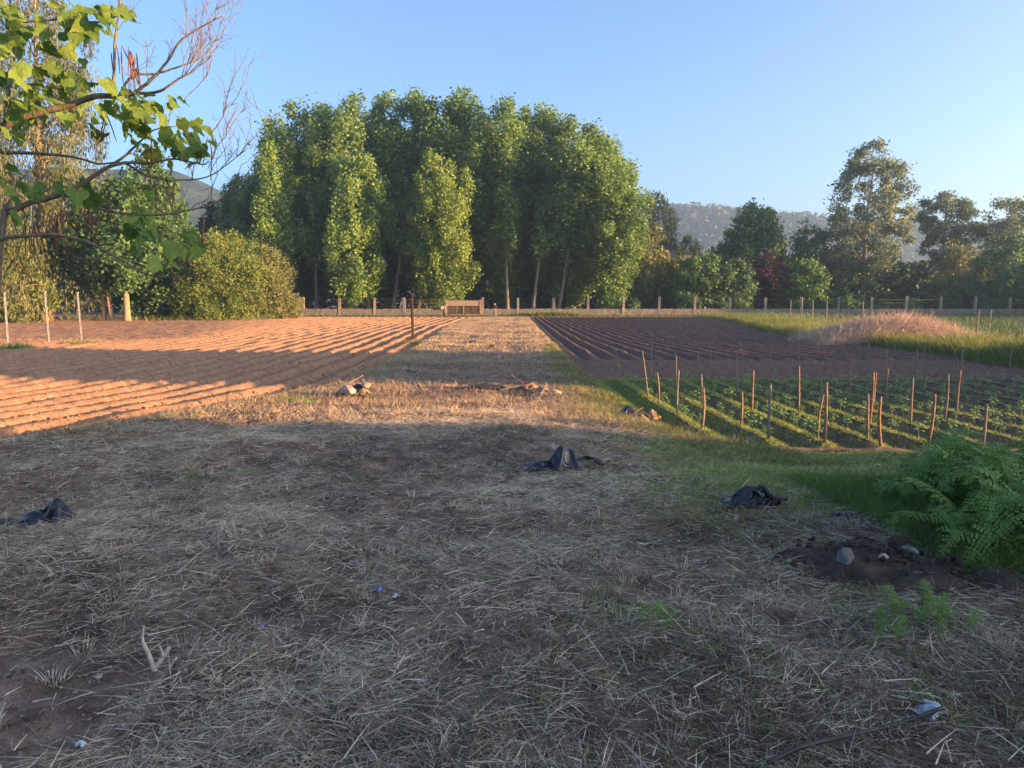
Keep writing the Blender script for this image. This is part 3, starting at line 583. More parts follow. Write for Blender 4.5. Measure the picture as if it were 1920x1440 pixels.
# short stubs along the verge
for px in (1558, 1580, 1598, 1638, 1672, 1695, 1715):
    d = 52 + rng.uniform(-4, 4); x = xat(px, d)
    MB().tube([(x, d, 0), (x + rng.normal() * .05, d, rng.uniform(.7, 1.05))], [.035, .03], 5).build('stub_stake', M['stake'], label='short weathered stub stake behind the straw heap', cat='stake', group='stub stakes on the verge')

# ------------------------------------------------------------------ the person by the wall
pr = thing('person', 'person in dark jacket and pale trousers standing by the wall near the gate', 'person', (xat(928, 96), 96, float(ground_z(xat(928, 96), 96))))
def skin_mesh(name, verts, edges, radii, m, parent, root=0):
    me = bpy.data.meshes.new(name); me.from_pydata([tuple(v) for v in verts], edges, []); o = bpy.data.objects.new(name, me); COL.objects.link(o); o.parent = parent
    o.modifiers.new('skin', 'SKIN'); 
    for i, r in enumerate(radii): me.skin_vertices[0].data[i].radius = (r, r); 
    me.skin_vertices[0].data[root].use_root = True
    sb = o.modifiers.new('sub', 'SUBSURF'); sb.levels = 1; sb.render_levels = 1
    me.materials.append(m); return o
bv = [(0, 0, .93), (0, 0, 1.12), (0, .01, 1.36), (0, 0, 1.48), (0, -.01, 1.56), (0, -.02, 1.66), (.10, 0, .88), (.11, -.03, .5), (.11, .02, .08), (.11, -.10, .03), (-.10, 0, .88), (-.10, .06, .5), (-.10, .10, .08), (-.10, -.02, .03),
      (.19, 0, 1.40), (.25, .02, 1.13), (.22, -.14, .92), (.22, -.19, .85), (-.19, 0, 1.40), (-.25, .03, 1.13), (-.24, -.04, .90), (-.24, -.06, .82)]
be = [(0, 1), (1, 2), (2, 3), (3, 4), (4, 5), (0, 6), (6, 7), (7, 8), (8, 9), (0, 10), (10, 11), (11, 12), (12, 13), (2, 14), (14, 15), (15, 16), (16, 17), (2, 18), (18, 19), (19, 20), (20, 21)]
br = [.14, .13, .15, .06, .075, .09, .085, .06, .042, .035, .085, .06, .042, .035, .06, .046, .034, .03, .06, .046, .034, .03]
skin_mesh('body', bv, be, br, M['skin'], pr)
skin_mesh('jacket', [(0, 0, .92), (0, 0, 1.12), (0, .01, 1.37), (.19, 0, 1.41), (.25, .02, 1.13), (.22, -.13, .94), (-.19, 0, 1.41), (-.25, .03, 1.13), (-.24, -.04, .92)], [(0, 1), (1, 2), (2, 3), (3, 4), (4, 5), (2, 6), (6, 7), (7, 8)], [.18, .165, .18, .08, .06, .05, .08, .06, .05], M['jacket'], pr)
skin_mesh('trousers', [(0, 0, .95), (.10, 0, .86), (.11, -.03, .5), (.11, .02, .10), (-.10, 0, .86), (-.10, .06, .5), (-.10, .10, .10)], [(0, 1), (1, 2), (2, 3), (0, 4), (4, 5), (5, 6)], [.165, .105, .08, .065, .105, .08, .065], M['trousers'], pr)
skin_mesh('hair', [(0, .01, 1.70), (0, .04, 1.64), (0, .05, 1.57)], [(0, 1), (1, 2)], [.085, .09, .06], M['hair'], pr)

# ------------------------------------------------------------------ straw, grass and weeds (nobody could count them)
rng = np.random.default_rng(11)
def inpath(x, d):
    fl, rt = masks(x, d); return (1 - fl) * (1 - rt)
def scatter(n, d0, d1, side=.70, pw=1.0, xlim=None):
    d = d0 + (d1 - d0) * rng.random(n) ** pw
    x = (rng.random(n) * 2 - 1) * (d * side + .5)
    return x, d
def lay(name, x, d, L, Wd, up, m, label, lift=.012, seg=2, bend=.25, rv=None, zf=ground_z, dirs=None, cat='straw'):
    n = len(x); z = zf(x, d) + lift * rng.random(n)
    a = rng.random(n) * 2 * math.pi if dirs is None else dirs + rng.normal(size=n) * .7
    D = np.stack([np.cos(a), np.sin(a), up], 1)
    V, Fc, m_ = strands(np.stack([x, d, z], 1), D, L, Wd, bend * rng.random(n), rng, seg)
    if rv is None: rv = rng.random(n)
    return mk(name, V, Fc, m, rnd=np.repeat(np.clip(rv, 0, 1), m_), smooth_sh=False, kind='stuff', label=label, cat=cat)
def gzone(x, d): return np.clip(smooth(.9, 2.2, x - .25 * np.sin(d * 1.7)) * smooth(5.0, 6.0, d) * (1 - smooth(9.9, 10.4, d)) * smooth(-.12, .08, fbm(x * .8, d * .8, 111, 3) + .04), 0, 1)
# flat straw litter, close
n = 300000; x, d = scatter(n, 2.2, 12.5, .74, 1.15)
den = .30 + 2.3 * (fbm(x * .9, d * .9, 61, 3) + .20) + .5 * fbm(x * 4, d * 4, 63, 2) - .30 * np.exp(-((x + 2.0) / .8) ** 2) * (d < 5)
k = (rng.random(n) < den) & (rng.random(n) < inpath(x, d) + .02) & (rng.random(n) > .85 * gzone(x, d)); x, d = x[k], d[k]; n = len(x)
tone = np.clip(.29 + 1.3 * fbm(x * .7, d * .7, 71, 3) + .75 * (rng.random(n) < .13) + .5 * rng.random(n) ** 3 + .14 * rng.normal(size=n) - .05 - .15 * smooth(.1, 1.6, x) * (1 - smooth(7, 10, d)) + .04, 0, 1)
lay('straw_litter', x, d, rng.gamma(2.2, .030, n) + .025, rng.uniform(.0018, .0048, n), np.abs(rng.normal(size=n)) * .28, M['straw'], 'trampled dry straw and cut stems littering the shaded foreground', .03, 2, .2, tone, dirs=np.where(rng.random(n) < .45, rng.random(n) * 6.28, 6.5 * fbm(x * .8, d * .8, 67, 2) + math.pi * (rng.random(n) < .5) + .5))
# crumbs of soil and grit between the straw
n = 60000; x, d = scatter(n, 2.2, 11.5, .74, 1.3); k = (rng.random(n) < inpath(x, d)) & (rng.random(n) < .25 + 1.6 * np.clip(.12 - fbm(x * .9, d * .9, 61, 3), 0, 1)); x, d = x[k], d[k]; n = len(x)
c_ = np.stack([x, d, ground_z(x, d)], 1); sz = (rng.gamma(1.6, .0035, n) + .002)[:, None]
tet = nrm(np.array([[1, 1, 1], [-1, -1, 1], [-1, 1, -1], [1, -1, -1.0]]))[None] + rng.normal(size=(n, 4, 3)) * .35
Vc = (c_[:, None] + tet * sz[:, None] * np.array([1, 1, .8])).reshape(-1, 3); Fq = (np.arange(n)[:, None, None] * 4 + np.array([[0, 1, 2], [0, 3, 1], [0, 2, 3], [1, 3, 2]])[None]).reshape(-1, 3)
mk('soil_crumbs', Vc, Fq, M['crumb'], rnd=np.repeat(rng.random(n), 4), smooth_sh=False, kind='stuff', label='loose crumbs of reddish soil between the straw', cat='soil')
def crumbs(name, x, d, z, size, m, label):
    n = len(x); c_ = np.stack([x, d, z], 1); tet = nrm(np.array([[1, 1, 1], [-1, -1, 1], [-1, 1, -1], [1, -1, -1.0]]))[None] + rng.normal(size=(n, 4, 3)) * .35
    Vc = (c_[:, None] + tet * size[:, None, None]).reshape(-1, 3); Fq = (np.arange(n)[:, None, None] * 4 + np.array([[0, 1, 2], [0, 3, 1], [0, 2, 3], [1, 3, 2]])[None]).reshape(-1, 3)
    mk(name, Vc, Fq, m, rnd=np.repeat(rng.random(n), 4), smooth_sh=False, kind='stuff', label=label, cat='soil')
n = 42000; d = 11 + 34 * rng.random(n) ** 1.6; s_r = 26 * rng.random(n) ** 1.3
crumbs('soil_crumbs', left_row_x(s_r, d), d, left_z(s_r, d) - .004, rng.gamma(1.5, .008, n) + .005, M['field'], 'crumbled clods strewn over the ridges of the tilled field')
n = 16000; d = 20 + 28 * rng.random(n) ** 1.5; s_r = 13 * rng.random(n)
crumbs('soil_crumbs', right_row_x(s_r, d), d, right_z(s_r, d) - .006, rng.gamma(1.5, .006, n) + .004, M['field_dark'], 'crumbled clods strewn over the dark ploughed field')
# larger pale stems
n = 1500; x, d = scatter(n, 2.3, 11, .72, 1.2); k = rng.random(n) < inpath(x, d); x, d = x[k], d[k]; n = len(x)
lay('cut_stems', x, d, rng.uniform(.08, .25, n), rng.uniform(.003, .0065, n), np.abs(rng.normal(size=n)) * .18, M['straw'], 'longer pale broken stems lying on the straw litter', .05, 3, .12, .35 + .65 * rng.random(n))
# stubble tufts
def tufts(name, cx, cd, per, spread, L, Wd, m, label, out=.9, seg=2, rvb=.5, zf=ground_z, cat='grass'):
    n = len(cx); a = rng.random((n, per)) * 2 * math.pi; r = spread * np.sqrt(rng.random((n, per)))
    x = (cx[:, None] + np.cos(a) * r).ravel(); d = (cd[:, None] + np.sin(a) * r).ravel(); z = zf(x, d) - .01
    D = np.stack([np.cos(a).ravel() * out * rng.random(n * per), np.sin(a).ravel() * out * rng.random(n * per), np.ones(n * per)], 1)
    Ls = (np.repeat(rng.uniform(.6, 1.3, n), per)) * L * rng.uniform(.5, 1.2, n * per)
    V, Fc, m_ = strands(np.stack([x, d, z], 1), D, Ls, Wd * rng.uniform(.6, 1.4, n * per), .45 * rng.random(n * per), rng, seg)
    rv = np.clip(np.repeat(rng.random(n), per) * .5 + rng.random(n * per) * .5 + rvb - .5, 0, 1)
    return mk(name, V, Fc, m, rnd=np.repeat(rv, m_), smooth_sh=False, kind='stuff', label=label, cat=cat)
x, d = scatter(800, 2.3, 12, .72, 1.0); k = inpath(x, d) > .7; tufts('stubble', x[k], d[k], 26, .05, .10, .0035, M['straw'], 'dry stubble tufts sticking out of the straw', .9, rvb=.72)
# mid-distance litter and dry grass on the path
n = 95000; x = rng.uniform(-9, 4.5, n); d = 8 + 20 * rng.random(n) ** 1.5; k = (rng.random(n) < inpath(x, d)) & (rng.random(n) < .45 + 1.6 * (fbm(x * .8, d * .8, 81, 3) + .15)) & (rng.random(n) < smooth(8.2, 13, d + 3 * fbm(x * .7, d * .7, 83, 3))); x, d = x[k], d[k]; n = len(x)
lay('dry_grass', x, d, rng.uniform(.06, .17, n), rng.uniform(.004, .010, n), .7 + np.abs(rng.normal(size=n)) * 1.1, M['drygrass'], 'pale dry grass covering the raised track between the fields', .02, 2, .4, np.clip(.66 + .9 * fbm(x, d, 91, 3) + .2 * rng.normal(size=n), 0, 1), cat='grass')
n = 60000; x = rng.uniform(-5.2, 3, n); d = 24 + 66 * rng.random(n) ** 1.4; k = (rng.random(n) < inpath(x, d)) & (rng.random(n) < .5 + 1.6 * (fbm(x * .5, d * .5, 82, 3) + .1)); x, d = x[k], d[k]; n = len(x)
lay('dry_grass', x, d, rng.uniform(.05, .16, n), rng.uniform(.010, .026, n), 1.0 + rng.random(n), M['drygrass'], 'sparse orange dry grass on the far stretch of the track', .02, 1, .3, .45 + .5 * rng.random(n), cat='grass')
# grass along both track edges and round the plot
n = 52000; d = 9 + 24 * rng.random(n) ** 1.3; sd = rng.random(n)
x = np.where(sd < .35, xl(d) + .3 + np.abs(rng.normal(size=n)) * .55, np.where(d < 20, 2.25 + .62 * np.maximum(0, 11.9 - d), 1.9) - np.abs(rng.normal(size=n)) * np.where(d < 20, .55, .35))
k = rng.random(n) < .4 + 1.3 * (fbm(x * .9, d * .9, 101, 3) + .2); k &= ~((sd < .35) & (rng.random(n) < np.where(d < 19, .88, .6))); x, d, sd = x[k], d[k], sd[k]; n = len(x)
lay('edge_grass', x, d, rng.uniform(.07, .2, n), rng.uniform(.004, .009, n), .8 + rng.random(n), M['tallgrass'], 'short green and yellow grass along the edges of the track', 0, 2, .5, np.clip(np.where(sd < .35, .62, .42) + .3 * rng.normal(size=n), 0, 1), cat='grass')
# greener patches on the near right, between plot and bracken
n = 110000; x = rng.uniform(.4, 7.0, n); d = rng.uniform(4.3, 10.4, n)
g = gzone(x, d) + .10 * smooth(0, .2, fbm(x * .9, d * .9, 113, 3))
k = rng.random(n) < g; x, d = x[k], d[k]; n = len(x)
tl = .6 + 1.0 * smooth(0, .3, fbm(x * .5, d * .5, 117, 2)) * smooth(1.8, 3, x)
lay('green_grass', x, d, rng.uniform(.06, .16, n) * tl, rng.uniform(.003, .0065, n), .9 + 1.2 * rng.random(n), M['grass'], 'fresh green grass between the vegetable plot and the bracken', 0, 2, .55, np.clip(.66 + .24 * rng.normal(size=n), 0, 1), cat='grass')
# scattered small green weeds in the straw
x, d = scatter(1500, 2.3, 11, .7, 1.0); k = (inpath(x, d) > .6) & (rng.random(len(x)) < .16 + .6 * smooth(-1, 2.5, x)); tufts('small_weeds', x[k], d[k], 22, .10, .08, .007, M['grass'], 'small green weeds coming up through the straw', 1.2, rvb=.45)
cx_, cd_ = [], []
for px, py, sp, cnt_ in [(1240, 1175, .22, 16), (1180, 1235, .2, 12), (1300, 1215, .2, 10), (1850, 1290, .25, 22), (1890, 1360, .2, 16), (1560, 1125, .25, 14), (1640, 1180, .2, 10), (250, 985, .3, 10), (390, 905, .4, 16), (660, 890, .3, 12), (1090, 905, .3, 14), (1020, 1010, .2, 6), (1480, 1040, .3, 16), (880, 930, .25, 6), (560, 1080, .2, 4), (1400, 1290, .2, 8), (1760, 1250, .25, 14)]:
    z = .3
    for _ in range(6): gx0, gd0 = G(px, py, z); z = float(ground_z(gx0, gd0))
    cx_.append(gx0 + rng.normal(size=cnt_) * sp); cd_.append(gd0 + rng.normal(size=cnt_) * sp)
tufts('green_weeds', np.concatenate(cx_), np.concatenate(cd_), 20, .06, .075, .006, M['grass'], 'patches of low green weeds growing through the cut straw', 1.5, rvb=.55)
# weeds on the plot ridges
n = 300000; s = 2.3 + 12.2 * rng.random(n) ** 1.35; d = rng.uniform(10.0, 19.8, n); ph = ((s - ROW0) / RSP) % 1.0
k = rng.random(n) < (.45 + .7 * (fbm(s * 1.2, d * .6, 121, 3) + .2)) * (1 - .72 * smooth(6.0, 9.5, s)) ; s, d, ph = s[k], d[k], ph[k]; n = len(s)
zf = lambda x_, d_: plot_z(s, d_)
lay('ridge_weeds', plot_row_x(s, d), d, rng.uniform(.02, .075, n), rng.uniform(.006, .013, n), .9 + 1.2 * rng.random(n), M['weed'], 'thin carpet of green weeds on the vegetable ridges', 0, 1, .4, np.clip(.52 + .25 * rng.normal(size=n), 0, 1), zf=zf, cat='grass')
# verge right of the right field, meadow behind it
n = 60000; d = 22 + 68 * rng.random(n) ** 1.5; x = xv(d) - .3 + np.abs(rng.normal(size=n)) * (1.6 + d * .04)
lay('verge_grass', x, d, rng.uniform(.25, .62, n) * (.7 + .9 * vnoise(x * .5, d * .5, 7)), rng.uniform(.012, .028, n), 1.3 + rng.random(n), M['tallgrass'], 'tall sunlit grass on the verge along the ploughed field', 0, 2, .45, np.clip(.45 + .8 * fbm(x * .3, d * .2, 131, 3) + .2 * rng.normal(size=n), 0, 1), cat='grass')
n = 34000; d = 34 + 92 * rng.random(n); x = xv(np.minimum(d, 90)) + 3 + (d * .75) * rng.random(n)
lay('meadow_grass', x, d, rng.uniform(.3, .7, n), rng.uniform(.03, .07, n), 1.2 + rng.random(n), M['meadow'], 'green meadow grass round the granite posts', 0, 1, .4, None, cat='grass')
n = 22000; d = rng.uniform(100.5, 125, n); x = rng.uniform(-45, 40, n)
lay('meadow_grass', x, d, rng.uniform(.3, .8, n), rng.uniform(.05, .09, n), 1.2 + rng.random(n), M['meadow'], 'shaded grass under the poplars behind the wall', 0, 1, .4, None, cat='grass')
# plants at the foot of the wall
n = 9000; x = np.concatenate([rng.normal(4.8, 2.2, n // 2), rng.uniform(-29, 34, n // 2)]); d = 98.4 - np.abs(rng.normal(size=n)) * .6
lay('wall_foot_weeds', x, d, rng.uniform(.25, .75, n) * np.where(np.abs(x - 4.8) < 4, 1.0, .6), rng.uniform(.05, .10, n), 1.0 + rng.random(n), M['tallgrass'], 'weeds growing along the foot of the wall', 0, 1, .4, np.clip(.2 + .25 * rng.random(n), 0, 1), cat='weeds')
n = 9000; x = rng.uniform(-46, -25, n); d = 80 + rng.normal(size=n) * 1.0
lay('field_edge_grass', x, d, rng.uniform(.4, 1.3, n), rng.uniform(.04, .09, n), 1.2 + rng.random(n), M['tallgrass'], 'tall yellow-green grass along the far left field edge', 0, 2, .5, None, cat='grass')
def clump(px, py, per, L, Wd, m, label, name='grass_tuft', sp=.3, zf=None, rvb=.5, out=.8):
    x, d = G(px, py, 0.02)
    n = 60; a = rng.random(n) * 6.28; r = sp * np.sqrt(rng.random(n))
    return tufts(name, x + np.cos(a) * r, d + np.sin(a) * r * .8, per, .08, L, Wd, m, label, out, zf=(lambda x_, d_: np.full_like(x_, -.10)) if zf is None else zf, rvb=rvb)
clump(158, 640, 10, .30, .02, M['tallgrass'], 'yellow-green grass tuft at the foot of the steel post', sp=1.1, rvb=.6)
clump(25, 652, 12, .42, .02, M['grass'], 'dark green weed clump at the left field edge', sp=.7)
clump(780, 640, 8, .26, .015, M['tallgrass'], 'yellow grass tuft round the rusty post', sp=.6, rvb=.6)
clump(560, 768, 7, .16, .008, M['grass'], 'small weed clump at the edge of the tilled field', sp=.35, zf=ground_z)

# straw heap on the verge
sh = thing('straw_heap', 'big heap of dry orange stalks lying on the grassy verge', 'straw heap', (0, 0, 0))
hx0, hx1 = xat(1515, 35.5), xat(1815, 35.5)
gxs = np.linspace(hx0, hx1, 60); gys = np.linspace(33.5, 39, 30); A, B = np.meshgrid(gxs, gys)
def heap_z(x, y):
    u = (x - hx0) / (hx1 - hx0); v = (y - 36.2) / 2.7
    return .1 + np.maximum(0, np.interp(u, [0, .2, .45, .65, .85, 1], [0, .45, .95, 1.0, .6, 0]) * np.sqrt(np.maximum(0, 1 - v * v))) * 1.05 + .12 * fbm(x, y, 5, 3)
o = grid('core', A, B, heap_z(A, B) * .9 - .22, M['board']); o.parent = sh
n = 24000; x = rng.uniform(hx0, hx1, n); y = rng.uniform(33.5, 38.5, n); z = heap_z(x, y)
D = np.stack([rng.normal(size=n) * .75 + .6, rng.normal(size=n) * .6, rng.normal(size=n) * .30 + .42], 1)
L = rng.uniform(.4, 1.1, n); V, Fc, m_ = strands(np.stack([x, y, z - .12], 1) - nrm(D) * (L * .5)[:, None] * np.array([1, 1, .3]), D, L, rng.uniform(.010, .022, n), .45 * rng.random(n), rng, 2)
M['heapstraw'] = leaf('heap_stalk', [(0, (.28, .18, .12)), (.5, (.52, .37, .26)), (1, (.70, .55, .41))], .2, .7, .2)
o = mk('stalks', V, Fc, M['heapstraw'], sh, rnd=np.repeat(rng.random(n), m_), smooth_sh=False, kind='stuff')

# ------------------------------------------------------------------ vegetable plot: stakes, seedlings, pipes
rng = np.random.default_rng(21)
def zplot(s, d): return float(plot_z(np.array(s), np.array(d)))
def stake(s, d, H, m, label, group, r=.017, lx=0.0, ly=0.0):
    x = float(plot_row_x(s, d)); z = zplot(s, d)
    p = curve([(0, 0, -.12), (lx * .5 + rng.normal() * .014, ly * .5 + rng.normal() * .01, H * .5), (lx, ly, H)], 6)
    b = MB(); b.tube(p, [r * 1.1, r, r * 1.05, r * .9, r * .95, r * .8], 7)
    o = b.build('stake', M['stake_g'] if rng.random() < .3 else m, label=label, cat='stake', group=group); o.location = (x, d, z); return o
front = [(0, 11.65, .76), (1, 10.75, .92), (2, 10.55, .98), (3, 10.35, .80), (4, 10.5, .80), (5, 10.4, .68), (6, 10.45, .66), (7, 10.5, .7)]
for k_, d, H in front:
    stake(ROW0 + k_ * RSP, d, H * .86, M['stake'], 'stout reddish wooden stake at the pipe end of a vegetable ridge', 'end stakes of the ridges', .021, rng.normal() * .03, 0)
for k_, d, H in [(0, 14.6, .70), (0, 13.2, .86), (1, 12.0, .62), (1, 14.2, .70), (2, 13.6, .85), (2.1, 10.95, .75), (3.1, 10.9, .75), (3, 13.3, .95), (4, 12.2, .95), (5, 12.3, .85), (5, 13.6, .8), (6, 12.6, .85), (6, 14.6, .8), (7, 13.5, .85), (8, 12.2, .9), (9, 13.2, .8)]:
    stake(ROW0 + k_ * RSP, d, H * .86, M['stake'], 'reddish wooden stake part way along a vegetable ridge', 'stakes along the ridges', .018, rng.normal() * .04, 0)
for k_ in range(NROW):
    for d in (16.2 + rng.normal() * .5, 18.9 + rng.normal() * .25):
        stake(ROW0 + k_ * RSP + rng.normal() * .03, d, rng.uniform(.7, 1.0), M['stake_g'], 'thin grey stake at the shaded far end of a vegetable ridge', 'far stakes of the ridges', .015, rng.normal() * .08, 0)
# seedlings
def seedling_mesh(sd):
    r = np.random.default_rng(sd); H = .20
    st = MB(); st.tube(curve([(0, 0, -.02), (r.normal() * .008, r.normal() * .008, H * .5), (r.normal() * .012, r.normal() * .012, H)], 5), [.004, .0038, .0034, .003, .0025], 5)
    lv = []
    for k in range(9):
        z = H * (.45 + .55 * k / 8); a = k * 2.4 + r.random(); l = .055 + .045 * (1 - abs(k / 8 - .5)); dr = np.array([math.cos(a), math.sin(a), .35]); sdv = np.array([-math.sin(a), math.cos(a), 0])
        b = np.array([0, 0, z]); pts = [b, b + dr * l * .5 + sdv * l * .26, b + dr * l * .95 - np.array([0, 0, l * .35]), b + dr * l * .5 - sdv * l * .26, b + dr * l * .55 + np.array([0, 0, .01])]
        lv.append((pts, [(0, 1, 4), (1, 2, 4), (2, 3, 4), (3, 0, 4)]))
    return st, lv
sproto = []
for v in range(4):
    st, lv = seedling_mesh(v); t = thing('seedling', 's', 'plant', (0, 0, 0))
    st.build('stem', M['seedling'], t)
    for p_, f_ in lv: mk('leaf', p_, f_, M['seedling'], t, rnd=np.full(5, .3 + .6 * rng.random()), smooth_sh=False)
    sproto.append(t)
smesh = []                                   # far ones are one small mesh each
for v in range(3):
    st, lv = seedling_mesh(10 + v); b = MB(); b.add(np.concatenate(st.v), st.f, .4)
    for p_, f_ in lv: b.add(p_, f_, .3 + .5 * rng.random())
    smesh.append(b)
first_n = [True] * 4; farm = [None] * 3; cnt = 0
for k_ in range(NROW):
    d = 10.7 + rng.random() * .2 + (1.2 if k_ == 0 else 0)
    while d < 19.0:
        s = ROW0 + k_ * RSP + .07 + rng.normal() * .03; x = float(plot_row_x(s, d)); z = zplot(s, d)
        if x > .70 * d + .3: d += .4; continue
        sc = rng.uniform(.65, 1.25); rz = rng.random() * 6.28
        if d < 12.8:
            v = int(rng.integers(4)); o = sproto[v] if first_n[v] else copy_tree(sproto[v]); first_n[v] = False
            o['label'] = 'young pepper plant with pale leaves in the sunlit front part of a ridge'; o['group'] = 'seedlings in the front part of the plot'
        else:
            v = int(rng.integers(3))
            if farm[v] is None: farm[v] = smesh[v].build('seedling', M['seedling'], smooth_sh=False); o = farm[v]
            else: o = farm[v].copy(); COL.objects.link(o)
            tag(o, 'small green seedling in the far shaded part of a ridge', 'plant', 'seedlings in the far part of the plot')
        o.location = (x, d, z); o.rotation_euler = (rng.normal() * .08, rng.normal() * .08, rz); o.scale = (sc,) * 3; cnt += 1
        d += rng.choice([.26, .30, .36, .55]) * (1 + .35 * (d > 13))
# drip lines on the ridges and feed pipe across the front
for k_ in range(NROW):
    s = ROW0 + k_ * RSP - .09; ds = np.linspace(10.45 if k_ else 11.5, 19.1, 34)
    pts = [(float(plot_row_x(s, q)) + .02 * math.sin(q * 1.7 + k_), q, zplot(s, q) + .018 + .01 * math.sin(q * 3)) for q in ds]
    MB().tube(pts, .009, 5).build('drip_line', M['hose'], label='thin dark drip line running along a vegetable ridge', cat='hose', group='drip lines on the ridges')
xs = np.linspace(3.45, 9.0, 30)
MB().tube([(x, 10.22 + .05 * math.sin(x * 2.1) - .02 * (x - 3.4) * .3, max(float(ground_z(x, 10.2)), zplot(x, 10.22)) + .03) for x in xs], .03, 8).build('feed_pipe', M['pipe'], label='dusty brown feed pipe lying across the front of the vegetable plot', cat='pipe')

# ------------------------------------------------------------------ litter and debris
rng = np.random.default_rng(31)
def on_ground(px, py):
    z = .35
    for _ in range(8):
        x, d = G(px, py, z); z = float(ground_z(x, d))
    return np.array([x, d, z])
def cloth(wx, wy, h, seed, peaks, nx=40, ny=32, fold=.35):
    """A limp sheet, too big for its place, dropped on a lumpy core so that it crumples (small position-based simulation)."""
    r = np.random.default_rng(seed); sq = 1.0 / (1.45 + fold); u = np.linspace(-1, 1, nx); v = np.linspace(-1, 1, ny); U, Vv = np.meshgrid(u, v)
    rest = np.array([wx / sq / (nx - 1), wy / sq / (ny - 1)])
    X = np.stack([U * wx / 2 * 1.05, Vv * wy / 2 * 1.05, np.zeros_like(U)], -1)
    X[..., 0] += .10 * wx * fbm(U * 2 + seed, Vv * 2, seed, 2); X[..., 1] += .10 * wy * fbm(U * 2, Vv * 2 + seed, seed + 5, 2)
    def floor(Q):
        z = np.zeros(Q.shape[:2])
        for (a_, b_, rr, hh) in peaks:
            q = np.clip(1 - ((Q[..., 0] / (wx / 2) - a_) ** 2 + (Q[..., 1] / (wy / 2) - b_) ** 2) / rr ** 2, 0, 1); z = np.maximum(z, hh * h * .85 * q ** 1.7)
        return z
    X[..., 2] = floor(X) + .5 * h * (r.random(U.shape) * .5 + .9 * (fbm(U * 2.5 + 3, Vv * 2.5, seed + 2, 3) + .5)); Vel = np.zeros_like(X)
    offs = [(0, 1), (1, 0), (1, 1), (1, -1), (0, 2), (2, 0)]
    for st in range(46):
        Pq = X.copy(); X = X + Vel * .9; X[..., 2] -= .0016 * (h / .2)
        for it in range(7):
            for di, dj in offs:
                if dj >= 0: A_ = X[:ny - di, :nx - dj]; B_ = X[di:, dj:]
                else: A_ = X[:ny - di, -dj:]; B_ = X[di:, :nx + dj]
                L0 = math.hypot(dj * rest[0], di * rest[1]); dv = B_ - A_; ln = np.maximum(np.linalg.norm(dv, axis=-1, keepdims=True), 1e-6)
                kf = .22 if max(di, abs(dj)) == 1 else .06
                c = dv / ln * (ln - L0) * kf; A_ += c; B_ -= c
            fz = floor(X); X[..., 2] = np.maximum(X[..., 2], fz + .002)
            X[..., 2] = np.where(X[..., 2] > fz + h * .75, fz + h * .75 + (X[..., 2] - fz - h * .75) * .5, X[..., 2])
            X[..., 0] = np.clip(X[..., 0], -wx * .62, wx * .62); X[..., 1] = np.clip(X[..., 1], -wy * .66, wy * .66)
        Vel = np.clip(X - Pq, -.01, .01)
    X[..., 2] -= .015
    i = (np.arange(ny - 1)[:, None] * nx + np.arange(nx - 1)[None]).ravel()
    return X.reshape(-1, 3), np.stack([i, i + 1, i + nx + 1, i + nx], 1)
def sheet(name, m, V, Fc, parent=None, loc=None, rz=0, **k):
    o = mk(name, V, Fc, m, parent, **k); sd = o.modifiers.new('thickness', 'SOLIDIFY'); sd.thickness = .003; o.modifiers.new('smooth', 'SUBSURF').render_levels = 1; o.modifiers['smooth'].levels = 1
    if loc is not None: o.location = tuple(loc)
    o.rotation_euler = (0, 0, rz); return o
def rock(r, seed, flat=.7, n=2):
    import bmesh
    bm = bmesh.new(); bmesh.ops.create_icosphere(bm, subdivisions=n, radius=1); q = np.random.default_rng(seed); pl = nrm(q.normal(size=(13, 3))); off = q.uniform(.42, .8, 13)
    V = np.array([v.co[:] for v in bm.verts])
    for p_, o_ in zip(pl, off):
        dd = V @ p_ - o_; V = V - np.maximum(dd, 0)[:, None] * p_ * .92
    V = V * (1 + .03 * q.normal(size=(len(V), 1))); Fc = [tuple(v.index for v in f.verts) for f in bm.faces]; bm.free()
    return V * r * np.array([1, .8, flat]), Fc
def sub_rock(name, m, r, seed, loc, parent, flat=.7, rz=0):
    V, Fc = rock(r, seed, flat); o = mk(name, V, Fc, m, parent, smooth_sh=False); o.location = tuple(loc); o.rotation_euler = (.1, .2, rz); return o

# black plastic bags
p = on_ground(1035, 880); t = thing('plastic_bag', 'crumpled black plastic sack standing in a peak on the dry track', 'plastic bag', p)
V, Fc = cloth(.62, .42, .31, 3, [(.32, .1, .62, 1.0), (-.38, 0, .7, .40)], fold=.35); sheet('sack', M['plastic'], V, Fc, t)
V, Fc = cloth(.34, .12, .07, 5, [(0, 0, .9, 1.0)], 20, 10); sheet('trailing_flap', M['plastic_g'], V, Fc, t, (.40, .16, .05), -.5)
p = on_ground(82, 985); t = thing('plastic_bag', 'black plastic sack lying in straw with one pointed corner raised', 'plastic bag', p)
V, Fc = cloth(.46, .32, .28, 7, [(.45, .15, .62, 1.0), (-.3, 0, .8, .55)], fold=.35); sheet('sack', M['plastic'], V, Fc, t)
V, Fc = cloth(.3, .2, .06, 8, [(0, 0, .9, 1.0)], 18, 12); sheet('trailing_flap', M['plastic_g'], V, Fc, t, (-.28, -.04, .0), .3)
p = on_ground(1405, 948); t = thing('plastic_bag', 'torn black plastic rag curled up in the green grass', 'plastic bag', p)
V, Fc = cloth(.50, .22, .22, 11, [(0, .1, .8, 1.0), (.6, 0, .5, .6)], fold=.6); sheet('sack', M['plastic'], V, Fc, t)
